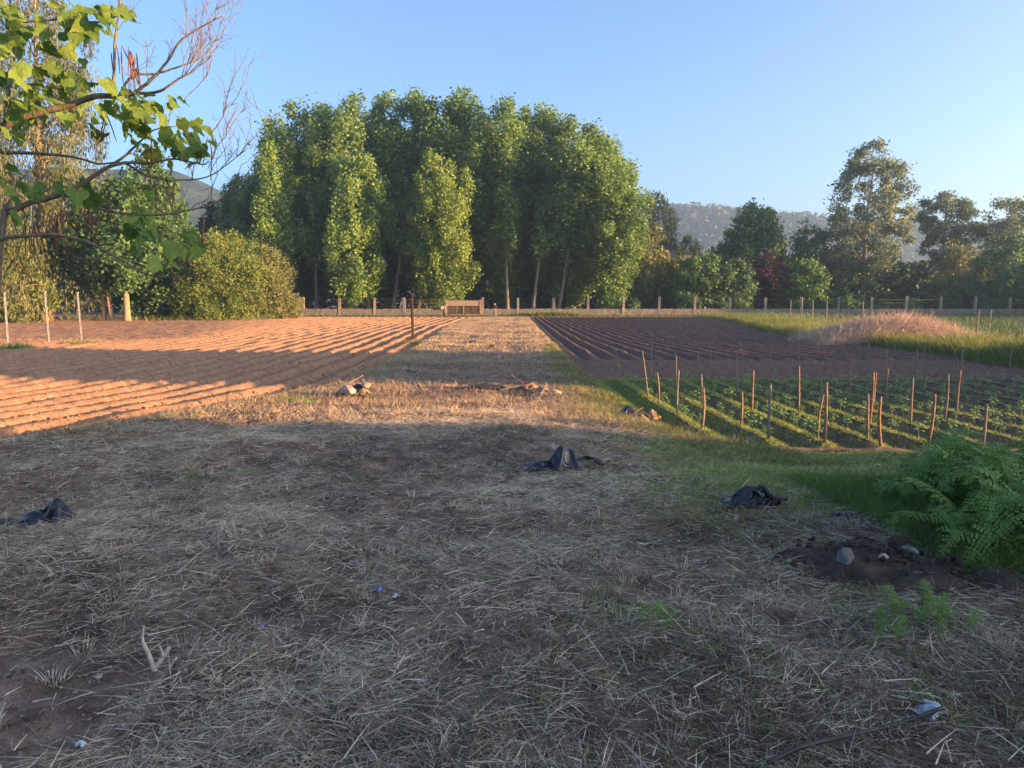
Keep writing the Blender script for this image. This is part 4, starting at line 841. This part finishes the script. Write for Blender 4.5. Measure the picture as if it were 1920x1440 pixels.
MB().tube(curve([(.02, 0, .12), (.10, -.02, .17), (.18, -.03, .08), (.30, -.02, .07)], 10), np.linspace(.02, .028, 10), 6).build('rolled_edge', M['plastic_g'], t)
p = on_ground(1590, 972); V, Fc = cloth(.42, .14, .08, 13, [(0, 0, .9, 1.0)]); sheet('plastic_scrap', M['plastic'], V, Fc, None, p, .1, label='flat black plastic scrap half hidden under grass by the bracken', cat='plastic scrap')

# debris heaps on the track
def stick(m, pts, r, parent, name='broken_stick'):
    pts = curve(pts, 8); return MB().tube(pts, np.linspace(r, r * .5, 8), 6).build(name, m, parent)
p = on_ground(665, 745); t = thing('debris_heap', 'pale stone block and torn plastic heaped at the left edge of the track', 'debris heap', p); t.scale = (1.3,) * 3
sub_rock('stone_block', M['stone_p'], .17, 3, (-.06, -.08, .09), t, .75, .3); sub_rock('stone_block', M['stone_p'], .13, 4, (.18, .05, .16), t, .6, 1.1)
V, Fc = cloth(.55, .4, .22, 15, [(0, 0, .9, 1.0)]); sheet('torn_sheet', M['plastic_g'], V, Fc, t, (.03, .14, .0), .4)
V, Fc = cloth(.26, .2, .10, 16, [(0, 0, .9, 1.0)]); sheet('torn_sheet', M['paper'], V, Fc, t, (.14, -.06, .06), 1.2)
stick(M['stake'], [(-.3, -.05, .02), (-.1, .1, .18), (.1, .2, .3)], .014, t)
p = on_ground(965, 742); t = thing('debris_heap', 'tangle of bark, sticks and black sheet in the middle of the sunlit track', 'debris heap', p); t.scale = (1.75, 1.5, 1.15)
V, Fc = cloth(.75, .35, .16, 17, [(-.2, 0, .9, 1.0)]); sheet('torn_sheet', M['plastic_g'], V, Fc, t, (-.28, .30, .0), .1)
V, Fc = cloth(.5, .3, .2, 18, [(.2, 0, .9, 1.0)]); sheet('torn_sheet', M['paper'], V, Fc, t, (.16, .18, .0), .7)
V, Fc = cloth(.5, .3, .14, 19, [(0, 0, .9, 1.0)]); sheet('torn_sheet', M['paper'], V, Fc, t, (.32, -.05, .0), 2.0)
for a, b, c in [((-.1, .25, .24), (.05, .18, .2), (.22, .1, .12)), ((-.18, -.1, .05), (.0, .0, .12), (.2, .06, .14)), ((.1, -.1, .1), (.22, -.16, .06), (.4, -.2, .03)), ((-.05, .3, .28), (.02, .22, .22), (.1, .1, .16)), ((.2, .1, .2), (.3, 0, .12), (.34, -.14, .04))]:
    stick(M['stake'], [a, b, c], .011, t)
sub_rock('clod', M['stone_p'], .10, 6, (.46, -.16, .04), t)
V, Fc = cloth(.34, .2, .10, 20, [(0, 0, .9, 1.0)]); sheet('plastic_scrap', M['plastic'], V, Fc, None, on_ground(1037, 726), .2, label='black plastic hump right of the tangled bark heap', cat='plastic scrap')
V, Fc = cloth(.4, .2, .08, 24, [(0, 0, .9, 1.0)]); sheet('plastic_scrap', M['plastic_g'], V, Fc, None, on_ground(800, 722), .2, label='low dark scrap on the track between the two debris heaps', cat='plastic scrap')
V, Fc = cloth(.36, .2, .10, 25, [(0, 0, .9, 1.0)]); sheet('plastic_scrap', M['plastic_g'], V, Fc, None, on_ground(766, 698), .2, label='small dark scrap in the shaded band of the track', cat='plastic scrap')
for i, (px, py, lb) in enumerate([(885, 642, 'small dark clod pile on the far sunlit track'), (925, 650, 'larger dark clod pile beside a smaller one on the far track'), (955, 647, 'dark scrap of sheet on the far sunlit track')]):
    V, Fc = cloth(.5, .3, .12, 30 + i, [(0, 0, .9, 1.0)]); sheet('clod_pile', M['plastic_g'], V, Fc, None, on_ground(px, py), i, label=lb, cat='debris')
p = np.array([*G(1195, 786, .03), .0]); t = thing('debris_heap', 'dark blue-black plastic over brown crumpled sheets at the corner of the plot', 'debris heap', p); t.scale = (1.1, 1.1, .72)
V, Fc = cloth(.50, .4, .40, 21, [(0, 0, .9, 1.0)], fold=.3); sheet('black_sheet', M['plastic'], V, Fc, t, (-.12, .12, .02), .3)
V, Fc = cloth(.38, .3, .34, 22, [(0, 0, .9, 1.0)], fold=.5); sheet('brown_sheet', M['paper'], V, Fc, t, (.22, .05, .0), 1.0)
V, Fc = cloth(.38, .25, .26, 23, [(0, 0, .9, 1.0)], fold=.6); sheet('brown_sheet', M['paper'], V, Fc, t, (.02, -.16, .0), .2)
stick(M['stake'], [(-.2, -.1, .02), (-.05, -.05, .2), (.1, .1, .3)], .012, t); stick(M['stake'], [(.05, .02, .25), (.15, -.1, .15), (.25, -.25, .02)], .012, t)

# dug soil with stones before the bracken
p = on_ground(1660, 1075); so = thing('soil_heap', 'dark dug-over soil with stones in front of the bracken', 'soil heap', p)
u = np.linspace(-1.0, 1.25, 110); v = np.linspace(-.75, .6, 70); U, Vv = np.meshgrid(u, v)
hz = .11 * np.clip(1 - (U / .85) ** 2 - ((Vv + U * .28) / .48) ** 2 + .9 * fbm(U * 3, Vv * 3, 77, 3), 0, 1) ** 1.1
gzz = ground_z(U + p[0], Vv + p[1]) - p[2]
o = grid('soil', U, Vv, gzz - .05 + hz * 1.0 + (.11 * fbm(U * 5, Vv * 5, 3, 4) + .05 * fbm(U * 16, Vv * 16, 5, 3)) * (hz > 0) + .05 * smooth(0, .05, hz), M['heap']); o.parent = so
sub_rock('stone', M['stone'], .115, 41, (-.27, -.06, .10), so, .8, .4); sub_rock('stone', M['stone_p'], .06, 42, (-.03, -.02, .11), so, .6, 1.0)
sub_rock('stone', M['stone'], .05, 43, (-.1, -.09, .08), so); sub_rock('stone', M['heap'], .12, 44, (.22, .25, .10), so, .8); sub_rock('stone', M['stone'], .07, 45, (.17, .02, .14), so, .4)
for i in range(110):
    a, b = rng.normal() * .42 + .1, rng.normal() * .22; hh = .16 * max(0, 1 - (a / .95) ** 2 - ((b + a * .28) / .48) ** 2) ** .6
    sub_rock('clod', M['heap'], rng.uniform(.008, .034), 50 + i, (a, b - a * .2, hh * .8 + float(ground_z(p[0] + a, p[1] + b - a * .2)) - p[2] + .01), so, .8, i)

# bleached forked root, hose, wrappers, plastic lid
p = on_ground(290, 1258) + np.array([0, 0, .02]); t = thing('forked_root', 'bleached forked root standing up like an antler from the straw', 'root', p)
def R3(px, py, dd=0.0):
    q = P(px, py, p[1] + dd); return q - p
MB().tube(curve([R3(298, 1272), R3(287, 1250), R3(277, 1222), R3(267, 1200), R3(270, 1172, .02)], 12), np.linspace(.016, .004, 12), 7).build('prong', M['bone'], t)
MB().tube(curve([R3(287, 1255), R3(296, 1245, .01), R3(307, 1230, .03), R3(318, 1212, .05)], 9), np.linspace(.014, .011, 9), 7).build('prong', M['bone'], t)
MB().tube(curve([R3(306, 1232, .02), R3(304, 1222, .02), R3(297, 1208, .02)], 6), np.linspace(.009, .003, 6), 6).build('prong', M['bone'], t)
MB().tube(curve([R3(309, 1264), R3(322, 1245, .02), R3(331, 1232, .02)], 6), np.linspace(.008, .005, 6), 6).build('prong', M['bone'], t)
MB().tube(curve([R3(350, 1235, .05), R3(362, 1215, .05), R3(375, 1195, .05)], 6), np.linspace(.006, .004, 6), 6).build('prong', M['bone'], t)
V, Fc = rock(.030, 3, .8); o = mk('knot', V, Fc, M['stake'], t); o.location = tuple(R3(302, 1268))
p0 = [(1440, 1452), (1500, 1432), (1580, 1405), (1650, 1378), (1710, 1362), (1765, 1352)]
pts = [on_ground(*q) + np.array([0, 0, .045 + .02 * math.sin(i * 1.4)]) for i, q in enumerate(p0)]
MB().tube(curve(pts, 26), .0085, 8).build('hose', M['hose'], label='black hose lying in the straw beside the clear plastic cup', cat='hose')
p = on_ground(1743, 1342); V, Fc = cloth(.10, .085, .04, 27, [(0, 0, 1.1, .8)], 20, 18, .4); sheet('plastic_cup', M['clear'], V, Fc, None, p + np.array([0, 0, .03]), .4, label='crumpled clear plastic cup at the end of the black hose', cat='plastic cup')
for px, py, w, m, lb in [(710, 1109, .085, 'blue', 'small blue crumpled wrapper in the straw'), (492, 1179, .06, 'blue', 'dark blue scrap with white edge near the bleached root'), (96, 1083, .05, 'white', 'pale torn wrapper at the left of the straw'), (742, 1122, .07, 'white', 'greyish torn scrap beside the blue wrapper'),
                         (1272, 1018, .05, 'white', 'pale scrap of paper in the brown straw'), (152, 1402, .07, 'white', 'curled pale scrap on the bare soil patch'), (790, 1282, .06, 'white', 'pale pinkish scrap beside a stubble tuft'), (1690, 1315, .05, 'white', 'tiny pale flake near the clear plastic cup')]:
    V, Fc = cloth(w * .6, w * .4, w * .2, int(px) % 50, [(0, 0, 1.0, 1.0)], 12, 9); sheet('wrapper', M[m], V, Fc, None, on_ground(px, py) + np.array([0, 0, .025]), rng.random() * 3, label=lb, cat='litter')
# clods along the near edge of the tilled field
for i in range(90):
    d = 9.5 + 14 * rng.random(); x = float(xl(np.array(d))) + rng.normal() * .5 - .2; r_ = rng.uniform(.03, .08)
    if i < 6: V, Fc = rock(r_, 70 + i, .75, 1); o = mk('soil_clod', V, Fc, M['field'], smooth_sh=False); base_ = o; CL = (globals().setdefault('CLS', [])); CL.append(o)
    else: o = CLS[i % 6].copy(); COL.objects.link(o)
    o.location = (x, d, max(float(ground_z(x, d)), 0.02) + .01); o.rotation_euler = (0, 0, rng.random() * 6)
    tag(o, 'loose soil clod on the crumbling edge of the tilled field', 'soil clod', 'soil clods along the tilled field edge')

# ------------------------------------------------------------------ bracken on the right
rng = np.random.default_rng(41)
def frond(seed, stalk=.5, bl=.75):
    r = np.random.default_rng(seed); b = MB()
    sp = curve([(0, 0, 0), (.03, 0, stalk * .6), (.12, 0, stalk), (.12 + bl * .45, r.normal() * .03, stalk + .10), (.12 + bl * .85, r.normal() * .05, stalk - .06 - .1 * r.random())], 26)
    b.tube(sp, np.linspace(.006, .002, 26), 4, .55); C = []; A = []; N = []; L = []; Wd = []
    i0 = 10
    for i in np.arange(i0, 25.5, .62):
        c = sp[int(i)] + (sp[min(int(i) + 1, 25)] - sp[int(i)]) * (i % 1); tg = nrm(sp[min(int(i) + 1, 25)] - sp[int(i) - 1]); u = (i - i0) / 15.5; pl = .34 * bl * (1 - u) ** .75 * (.65 + .35 * min(1, u * 5)) + .02
        for s in (-1, 1):
            ax = nrm(np.array([tg[0] * .45 + .10 * r.normal(), s * 1.0, -.15 + .16 * r.normal()])); pl = pl * r.uniform(.82, 1.1)
            m = max(3, int(pl / .026))
            for q in range(m):
                f = (q + .5) / m; C.append(c + ax * pl * f); w = .075 * bl * (1 - f) ** .7 * (1 - .4 * u) + .012
                A.append(tg + np.array([0, 0, .0])); N.append(np.cross(tg, ax) * s + r.normal(size=3) * .12); L.append(w * r.uniform(.75, 1.25)); Wd.append(pl / m * .78)
    V, Fc = diamonds(np.array(C), np.array(A), np.array(N), np.array(L), np.array(Wd)); b.add(V, [tuple(f) for f in Fc], .35 + .4 * r.random())
    return b
fp = None; fmesh = []
bspots = []
for i in range(34):
    d = rng.uniform(4.7, 6.7); xlo = np.interp(d, [4.6, 5.2, 6, 7], [3.0, 3.05, 3.35, 3.75]); bspots.append((xlo + abs(rng.normal()) * .7, d))
for bi, (x, d) in enumerate(bspots):
    t = thing('bracken', 'green bracken fern in the dense clump beside the dug soil', 'fern', (x, d, float(ground_z(x, d)) - .02), 0, 'bracken ferns of the clump')
    for q in range(6):
        v = int(rng.integers(14))
        if len(fmesh) < 14: o = frond(300 + len(fmesh), rng.uniform(.24, .36), rng.uniform(.38, .60)).build('frond', M['fern'], t, smooth_sh=False); fmesh.append(o)
        else: o = fmesh[v].copy(); COL.objects.link(o); o.parent = t
        s = rng.uniform(.55, 1.15); o.scale = (s, s * rng.uniform(.8, 1.2), s * rng.uniform(.85, 1.25)); o.rotation_euler = (rng.normal() * .2, rng.normal() * .28 - .1, rng.random() * 6.28)
        o.location = (rng.normal() * .07, rng.normal() * .07, 0)
for px, py, s in [(1690, 1180, .34), (1740, 1165, .30), (1790, 1190, .3), (1240, 1180, .22), (1660, 1200, .25)]:
    p = on_ground(px, py); t = thing('bracken', 'small young fern sprouting from the straw in front of the dug soil', 'fern', p, 0, 'young ferns in the straw')
    for q in range(5):
        o = fmesh[q].copy(); COL.objects.link(o); o.parent = t; o.scale = (s,) * 3; o.rotation_euler = (0, rng.normal() * .3 - .35, q * 1.3 + rng.random())
n = 16000; x = np.abs(rng.normal(size=n)) * 1.1 + 2.75; d = rng.uniform(4.5, 7.6, n)
lay('undergrowth', x, d, rng.uniform(.08, .28, n), rng.uniform(.003, .007, n), 1 + rng.random(n), M['grass'], 'dark grass and stems under the bracken', 0, 2, .5, .5 * rng.random(n), cat='undergrowth')

# ------------------------------------------------------------------ catalpa branches reaching in from the left
rng = np.random.default_rng(51)
CD = 6.6
base = np.array([-5.9, 6.4, float(ground_z(-5.9, 6.4)) - .1])
ct = thing('catalpa_tree', 'catalpa tree with big heart-shaped leaves, seed pods and bare twigs reaching over the field', 'tree', base)
def CP(px, py, dd=0.0): return P(px, py, CD + dd) - base
tk_ = curve([(0, 0, 0), (.05, .02, .9), (.02, .05, 2.0), (-.1, .1, 3.3), (-.2, .2, 5.0)], 14)
MB().tube(tk_, np.linspace(.16, .05, 14), 10).build('trunk', M['twig'], ct)
limbs = [
 ([tk_[5], CP(-60, 275), CP(10, 235), CP(70, 212), CP(130, 195), CP(180, 179), CP(212, 180), CP(240, 180), CP(261, 170), CP(288, 148), CP(315, 119), CP(342, 78), CP(388, 49), CP(424, 32)], .038, .004),
 ([CP(255, 174), CP(288, 171, -.05), CP(310, 161, -.1), CP(335, 143, -.1), CP(357, 132, -.1), CP(382, 115, -.1), CP(402, 101, -.1)], .014, .003),
 ([CP(225, 176), CP(249, 142, .1), CP(288, 138, .15), CP(317, 130, .15), CP(351, 117, .15), CP(379, 103, .2), CP(400, 78, .2), CP(407, 70, .2)], .012, .003),
 ([CP(208, 180), CP(213, 150), CP(214, 120), CP(216, 70, .1), CP(222, 30, .1), CP(226, -20, .1)], .014, .008),
 ([tk_[6], CP(-40, 30, .2), CP(20, 40, .2), CP(70, 38, .2), CP(120, 35, .2), CP(190, 40, .2), CP(222, 25, .1)], .022, .006),
 ([tk_[4], CP(-50, 300, .3), CP(10, 288, .3), CP(80, 290, .3), CP(140, 297, .3), CP(185, 308, .3), CP(215, 306, .25)], .022, .006),
 ([tk_[3], CP(-60, 900), CP(5, 430), CP(25, 400), CP(60, 380), CP(118, 364), CP(165, 338), CP(205, 312), CP(240, 303), CP(285, 304), CP(330, 296), CP(380, 306), CP(395, 300)], .034, .004),
 ([CP(118, 365), CP(150, 375, -.1), CP(190, 393, -.15), CP(240, 402, -.2), CP(310, 403, -.2), CP(360, 395, -.2), CP(400, 384, -.2), CP(430, 362, -.2), CP(450, 340, -.2)], .014, .004),
 ([CP(232, 304), CP(255, 318, .1), CP(285, 332, .1), CP(330, 337, .1), CP(390, 330, .1), CP(430, 302, .1), CP(462, 276, .1)], .011, .003),
 ([tk_[2], CP(-60, 480, -.2), CP(0, 447, -.2), CP(50, 440, -.2), CP(110, 437, -.2), CP(165, 452, -.2), CP(215, 478, -.2), CP(242, 492, -.2), CP(280, 512, -.2), CP(340, 518, -.2), CP(380, 510, -.2), CP(404, 498, -.2)], .020, .003),
 ([CP(8, 235), CP(15, 190, -.1), CP(22, 150, -.1), CP(28, 100, -.1), CP(32, 40, -.1)], .015, .006),
 ([CP(205, 312), CP(235, 290, .1), CP(262, 262, .1), CP(290, 240, .1), CP(330, 232, .1)], .013, .004),
 ([CP(10, 425), CP(14, 380, .2), CP(30, 345, .3), CP(50, 320, .3)], .010, .004),
 ([CP(345, 190), CP(352, 178), CP(372, 160), CP(388, 140), CP(396, 110)], .005, .0025),
 ([CP(395, 250), CP(410, 235), CP(420, 220), CP(428, 200), CP(448, 192)], .005, .0025),
 ([CP(396, 300), CP(405, 280), CP(425, 255), CP(440, 225)], .004, .0025)]
ends = []
for pts, r0, r1 in limbs:
    c = curve(pts, 6 * len(pts)); c = c + np.cumsum(rng.normal(size=c.shape) * .0022, 0) * .6
    MB().tube(c, r1 + (r0 - r1) * (1 - np.linspace(0, 1, len(c))) ** 1.1, 7).build('branch', M['twig'], ct); ends.append((c, r0))
def twig(start, dirn, L, r, depth, mb):
    q = [start]; dv = nrm(np.array(dirn)); nseg = 5
    for k in range(nseg):
        dv = nrm(dv + rng.normal(size=3) * .16 + np.array([.03, 0, .10])); q.append(q[-1] + dv * L / nseg)
    mb.tube(curve(q, 8), np.linspace(r, r * .5, 8), 4)
    if depth > 0:
        for k in range(int(rng.integers(2, 5))):
            i = int(rng.integers(2, nseg + 1)); sd = nrm(dv + rng.normal(size=3) * .75 + np.array([0, 0, .25])); twig(q[i], sd, L * rng.uniform(.35, .7), r * .62, depth - 1, mb)
tw = MB()
for li, cnts, up in [(0, 11, 1.0), (1, 9, .9), (2, 9, .9), (7, 7, .6), (8, 9, .8), (9, 4, .4), (13, 3, .6), (14, 4, .5), (15, 4, .5), (3, 3, .5)]:
    c, _ = ends[li]
    for k in range(cnts):
        i = int(len(c) * rng.uniform(.5, .98)); i = min(i, len(c) - 2)
        twig(c[i], nrm(c[i + 1] - c[i]) + np.array([rng.normal() * .5 - .15, rng.normal() * .5, up]), rng.uniform(.18, .42), .0036, 2 if li in (0, 1, 2, 8) else 1, tw)
tw.build('twigs', M['twig'], ct, kind='stuff')
# leaves
def catalpa_leaf(seed):
    r = np.random.default_rng(seed); n = 9
    t = np.linspace(0, 1, n); half = np.array([.16, .38, .50, .54, .43, .33, .21, .09, .0]) * np.array([1] + [1 + .10 * r.normal() for _ in range(7)] + [1]); yb = np.array([-.14, -.12, .02, .20, .40, .58, .76, .93, 1.12]); V = []; 
    for i in range(n):
        w = half[i] * (1 + .05 * r.normal()); sag = -(.12 + .3 * r.random() * 0 + .04 * seed) * t[i] ** 2 + .02 * r.normal()
        V += [(-w, yb[i] - .05 * r.random(), sag + (.35 - .09 * seed) * w + .06 * math.sin(i * 1.9 + seed)), (0, max(0, yb[i]) if i < 2 else yb[i], sag), (w, yb[i] - .05 * r.random(), sag + (.3 - .08 * seed) * w + .06 * math.sin(i * 2.3 + 1 + seed))]
    Fc = [(3 * i + a, 3 * i + a + 1, 3 * i + 4 + a, 3 * i + 3 + a) for i in range(n - 1) for a in (0, 1)]
    V = np.array(V); st, sf = tube([(0, 0, .03), (0, -.3, .12), (0, -.6, .22)], [.012, .012, .014], 4)
    F2 = Fc + [tuple(i + len(V) for i in f) for f in sf]
    return np.vstack([V, st]), F2, len(st)
lms = []
for v in range(10):
    V, Fc, k_ = catalpa_leaf(v); o = mk('leaf', V, Fc, M['catalpa'], ct, rnd=np.full(len(V), (.15, .3, .4, .5, .6, .7, .85, .35, .55, .9)[v])); lms.append(o)
groups = [(45, 130, 55, 50, 14), (15, 60, 25, 60, 9), (75, 170, 40, 30, 9), (150, 50, 60, 30, 8), (20, 230, 25, 30, 6), (60, 50, 60, 45, 12), (20, 100, 30, 40, 7), (120, 35, 35, 30, 6), (150, 30, 25, 25, 7), (185, 35, 25, 20, 6), (225, 15, 15, 15, 4), (30, 165, 35, 30, 8), (85, 120, 45, 30, 9), (130, 150, 30, 22, 7), (60, 190, 40, 25, 8), (100, 212, 25, 18, 5),
          (160, 165, 25, 20, 5), (215, 190, 30, 14, 6), (225, 215, 40, 18, 12), (265, 230, 45, 22, 14), (300, 205, 35, 20, 10), (320, 250, 40, 26, 14), (355, 262, 30, 20, 9), (360, 240, 25, 16, 7), (345, 285, 20, 14, 5), (240, 185, 30, 12, 5),
          (25, 345, 35, 25, 9), (70, 350, 20, 22, 5), (140, 345, 25, 16, 6), (165, 365, 18, 14, 4), (40, 390, 30, 15, 3), (255, 355, 18, 14, 5), (245, 420, 20, 16, 5), (275, 440, 20, 16, 5), (335, 462, 25, 14, 7), (365, 450, 20, 12, 4), (310, 488, 18, 12, 4), (190, 235, 20, 14, 4), (295, 400, 40, 14, 4), (260, 395, 20, 12, 3), (10, 20, 30, 30, 6)]
cnt = 0
for gx_, gy_, sx, sy, nn in groups:
    for k in range(nn):
        if cnt >= 296: break
        q = CP(gx_ + rng.normal() * sx * .7, gy_ + rng.normal() * sy * .75, rng.normal() * .3)
        o = lms[cnt] if cnt < 10 else lms[int(rng.integers(10))].copy()
        if cnt >= 10: COL.objects.link(o); o.parent = ct
        s = rng.uniform(.075, .165); o.scale = (s * rng.uniform(.85, 1.1), s, s); o.location = tuple(q)
        o.rotation_euler = (-.75 + rng.normal() * .45, rng.normal() * .5, rng.normal() * 1.1 - 1.1); cnt += 1
# seed pods
def podmesh(seed):
    r = np.random.default_rng(seed); return MB().tube(curve([(0, 0, 0), (.01 * r.normal(), .01, -.12), (.02 * r.normal(), .01 * r.normal(), -.30)], 7), [.003, .005, .0055, .005, .005, .004, .002], 5)
pods = [podmesh(i).build('seed_pod', M['pod'], ct) for i in range(4)]; pc = 0
for gx_, gy_, nn in [(240, 92, 7), (248, 100, 5), (210, 90, 2), (392, 258, 3), (62, 420, 7), (100, 402, 6), (112, 395, 5), (170, 392, 4), (205, 372, 3), (300, 345, 3), (320, 352, 3), (375, 400, 2), (185, 215, 3), (275, 270, 3)]:
    for k in range(nn):
        o = pods[pc] if pc < 4 else pods[pc % 4].copy()
        if pc >= 4: COL.objects.link(o); o.parent = ct
        o.location = tuple(CP(gx_ + rng.normal() * 7, gy_ + rng.normal() * 5, rng.normal() * .06)); o.rotation_euler = (rng.normal() * .12, rng.normal() * .12, rng.random() * 6); s = rng.uniform(.7, 1.2); o.scale = (1, 1, s); pc += 1

# ------------------------------------------------------------------ evening haze
m, n_, l_ = nodes('haze'); n_.remove(n_['Principled BSDF']); vol = n_.new('ShaderNodeVolumePrincipled')
vol.inputs['Color'].default_value = (.50, .73, 1.0, 1); vol.inputs['Density'].default_value = HAZE_DENSITY; vol.inputs['Anisotropy'].default_value = .5
l_.new(vol.outputs[0], n_['Material Output'].inputs['Volume'])
hb = MB(); hb.box(-1250, 1250, -300, 1250, -6, 132); hb.build('haze', m, smooth_sh=False, kind='stuff', label='thin evening haze in the air over the whole valley', cat='haze')
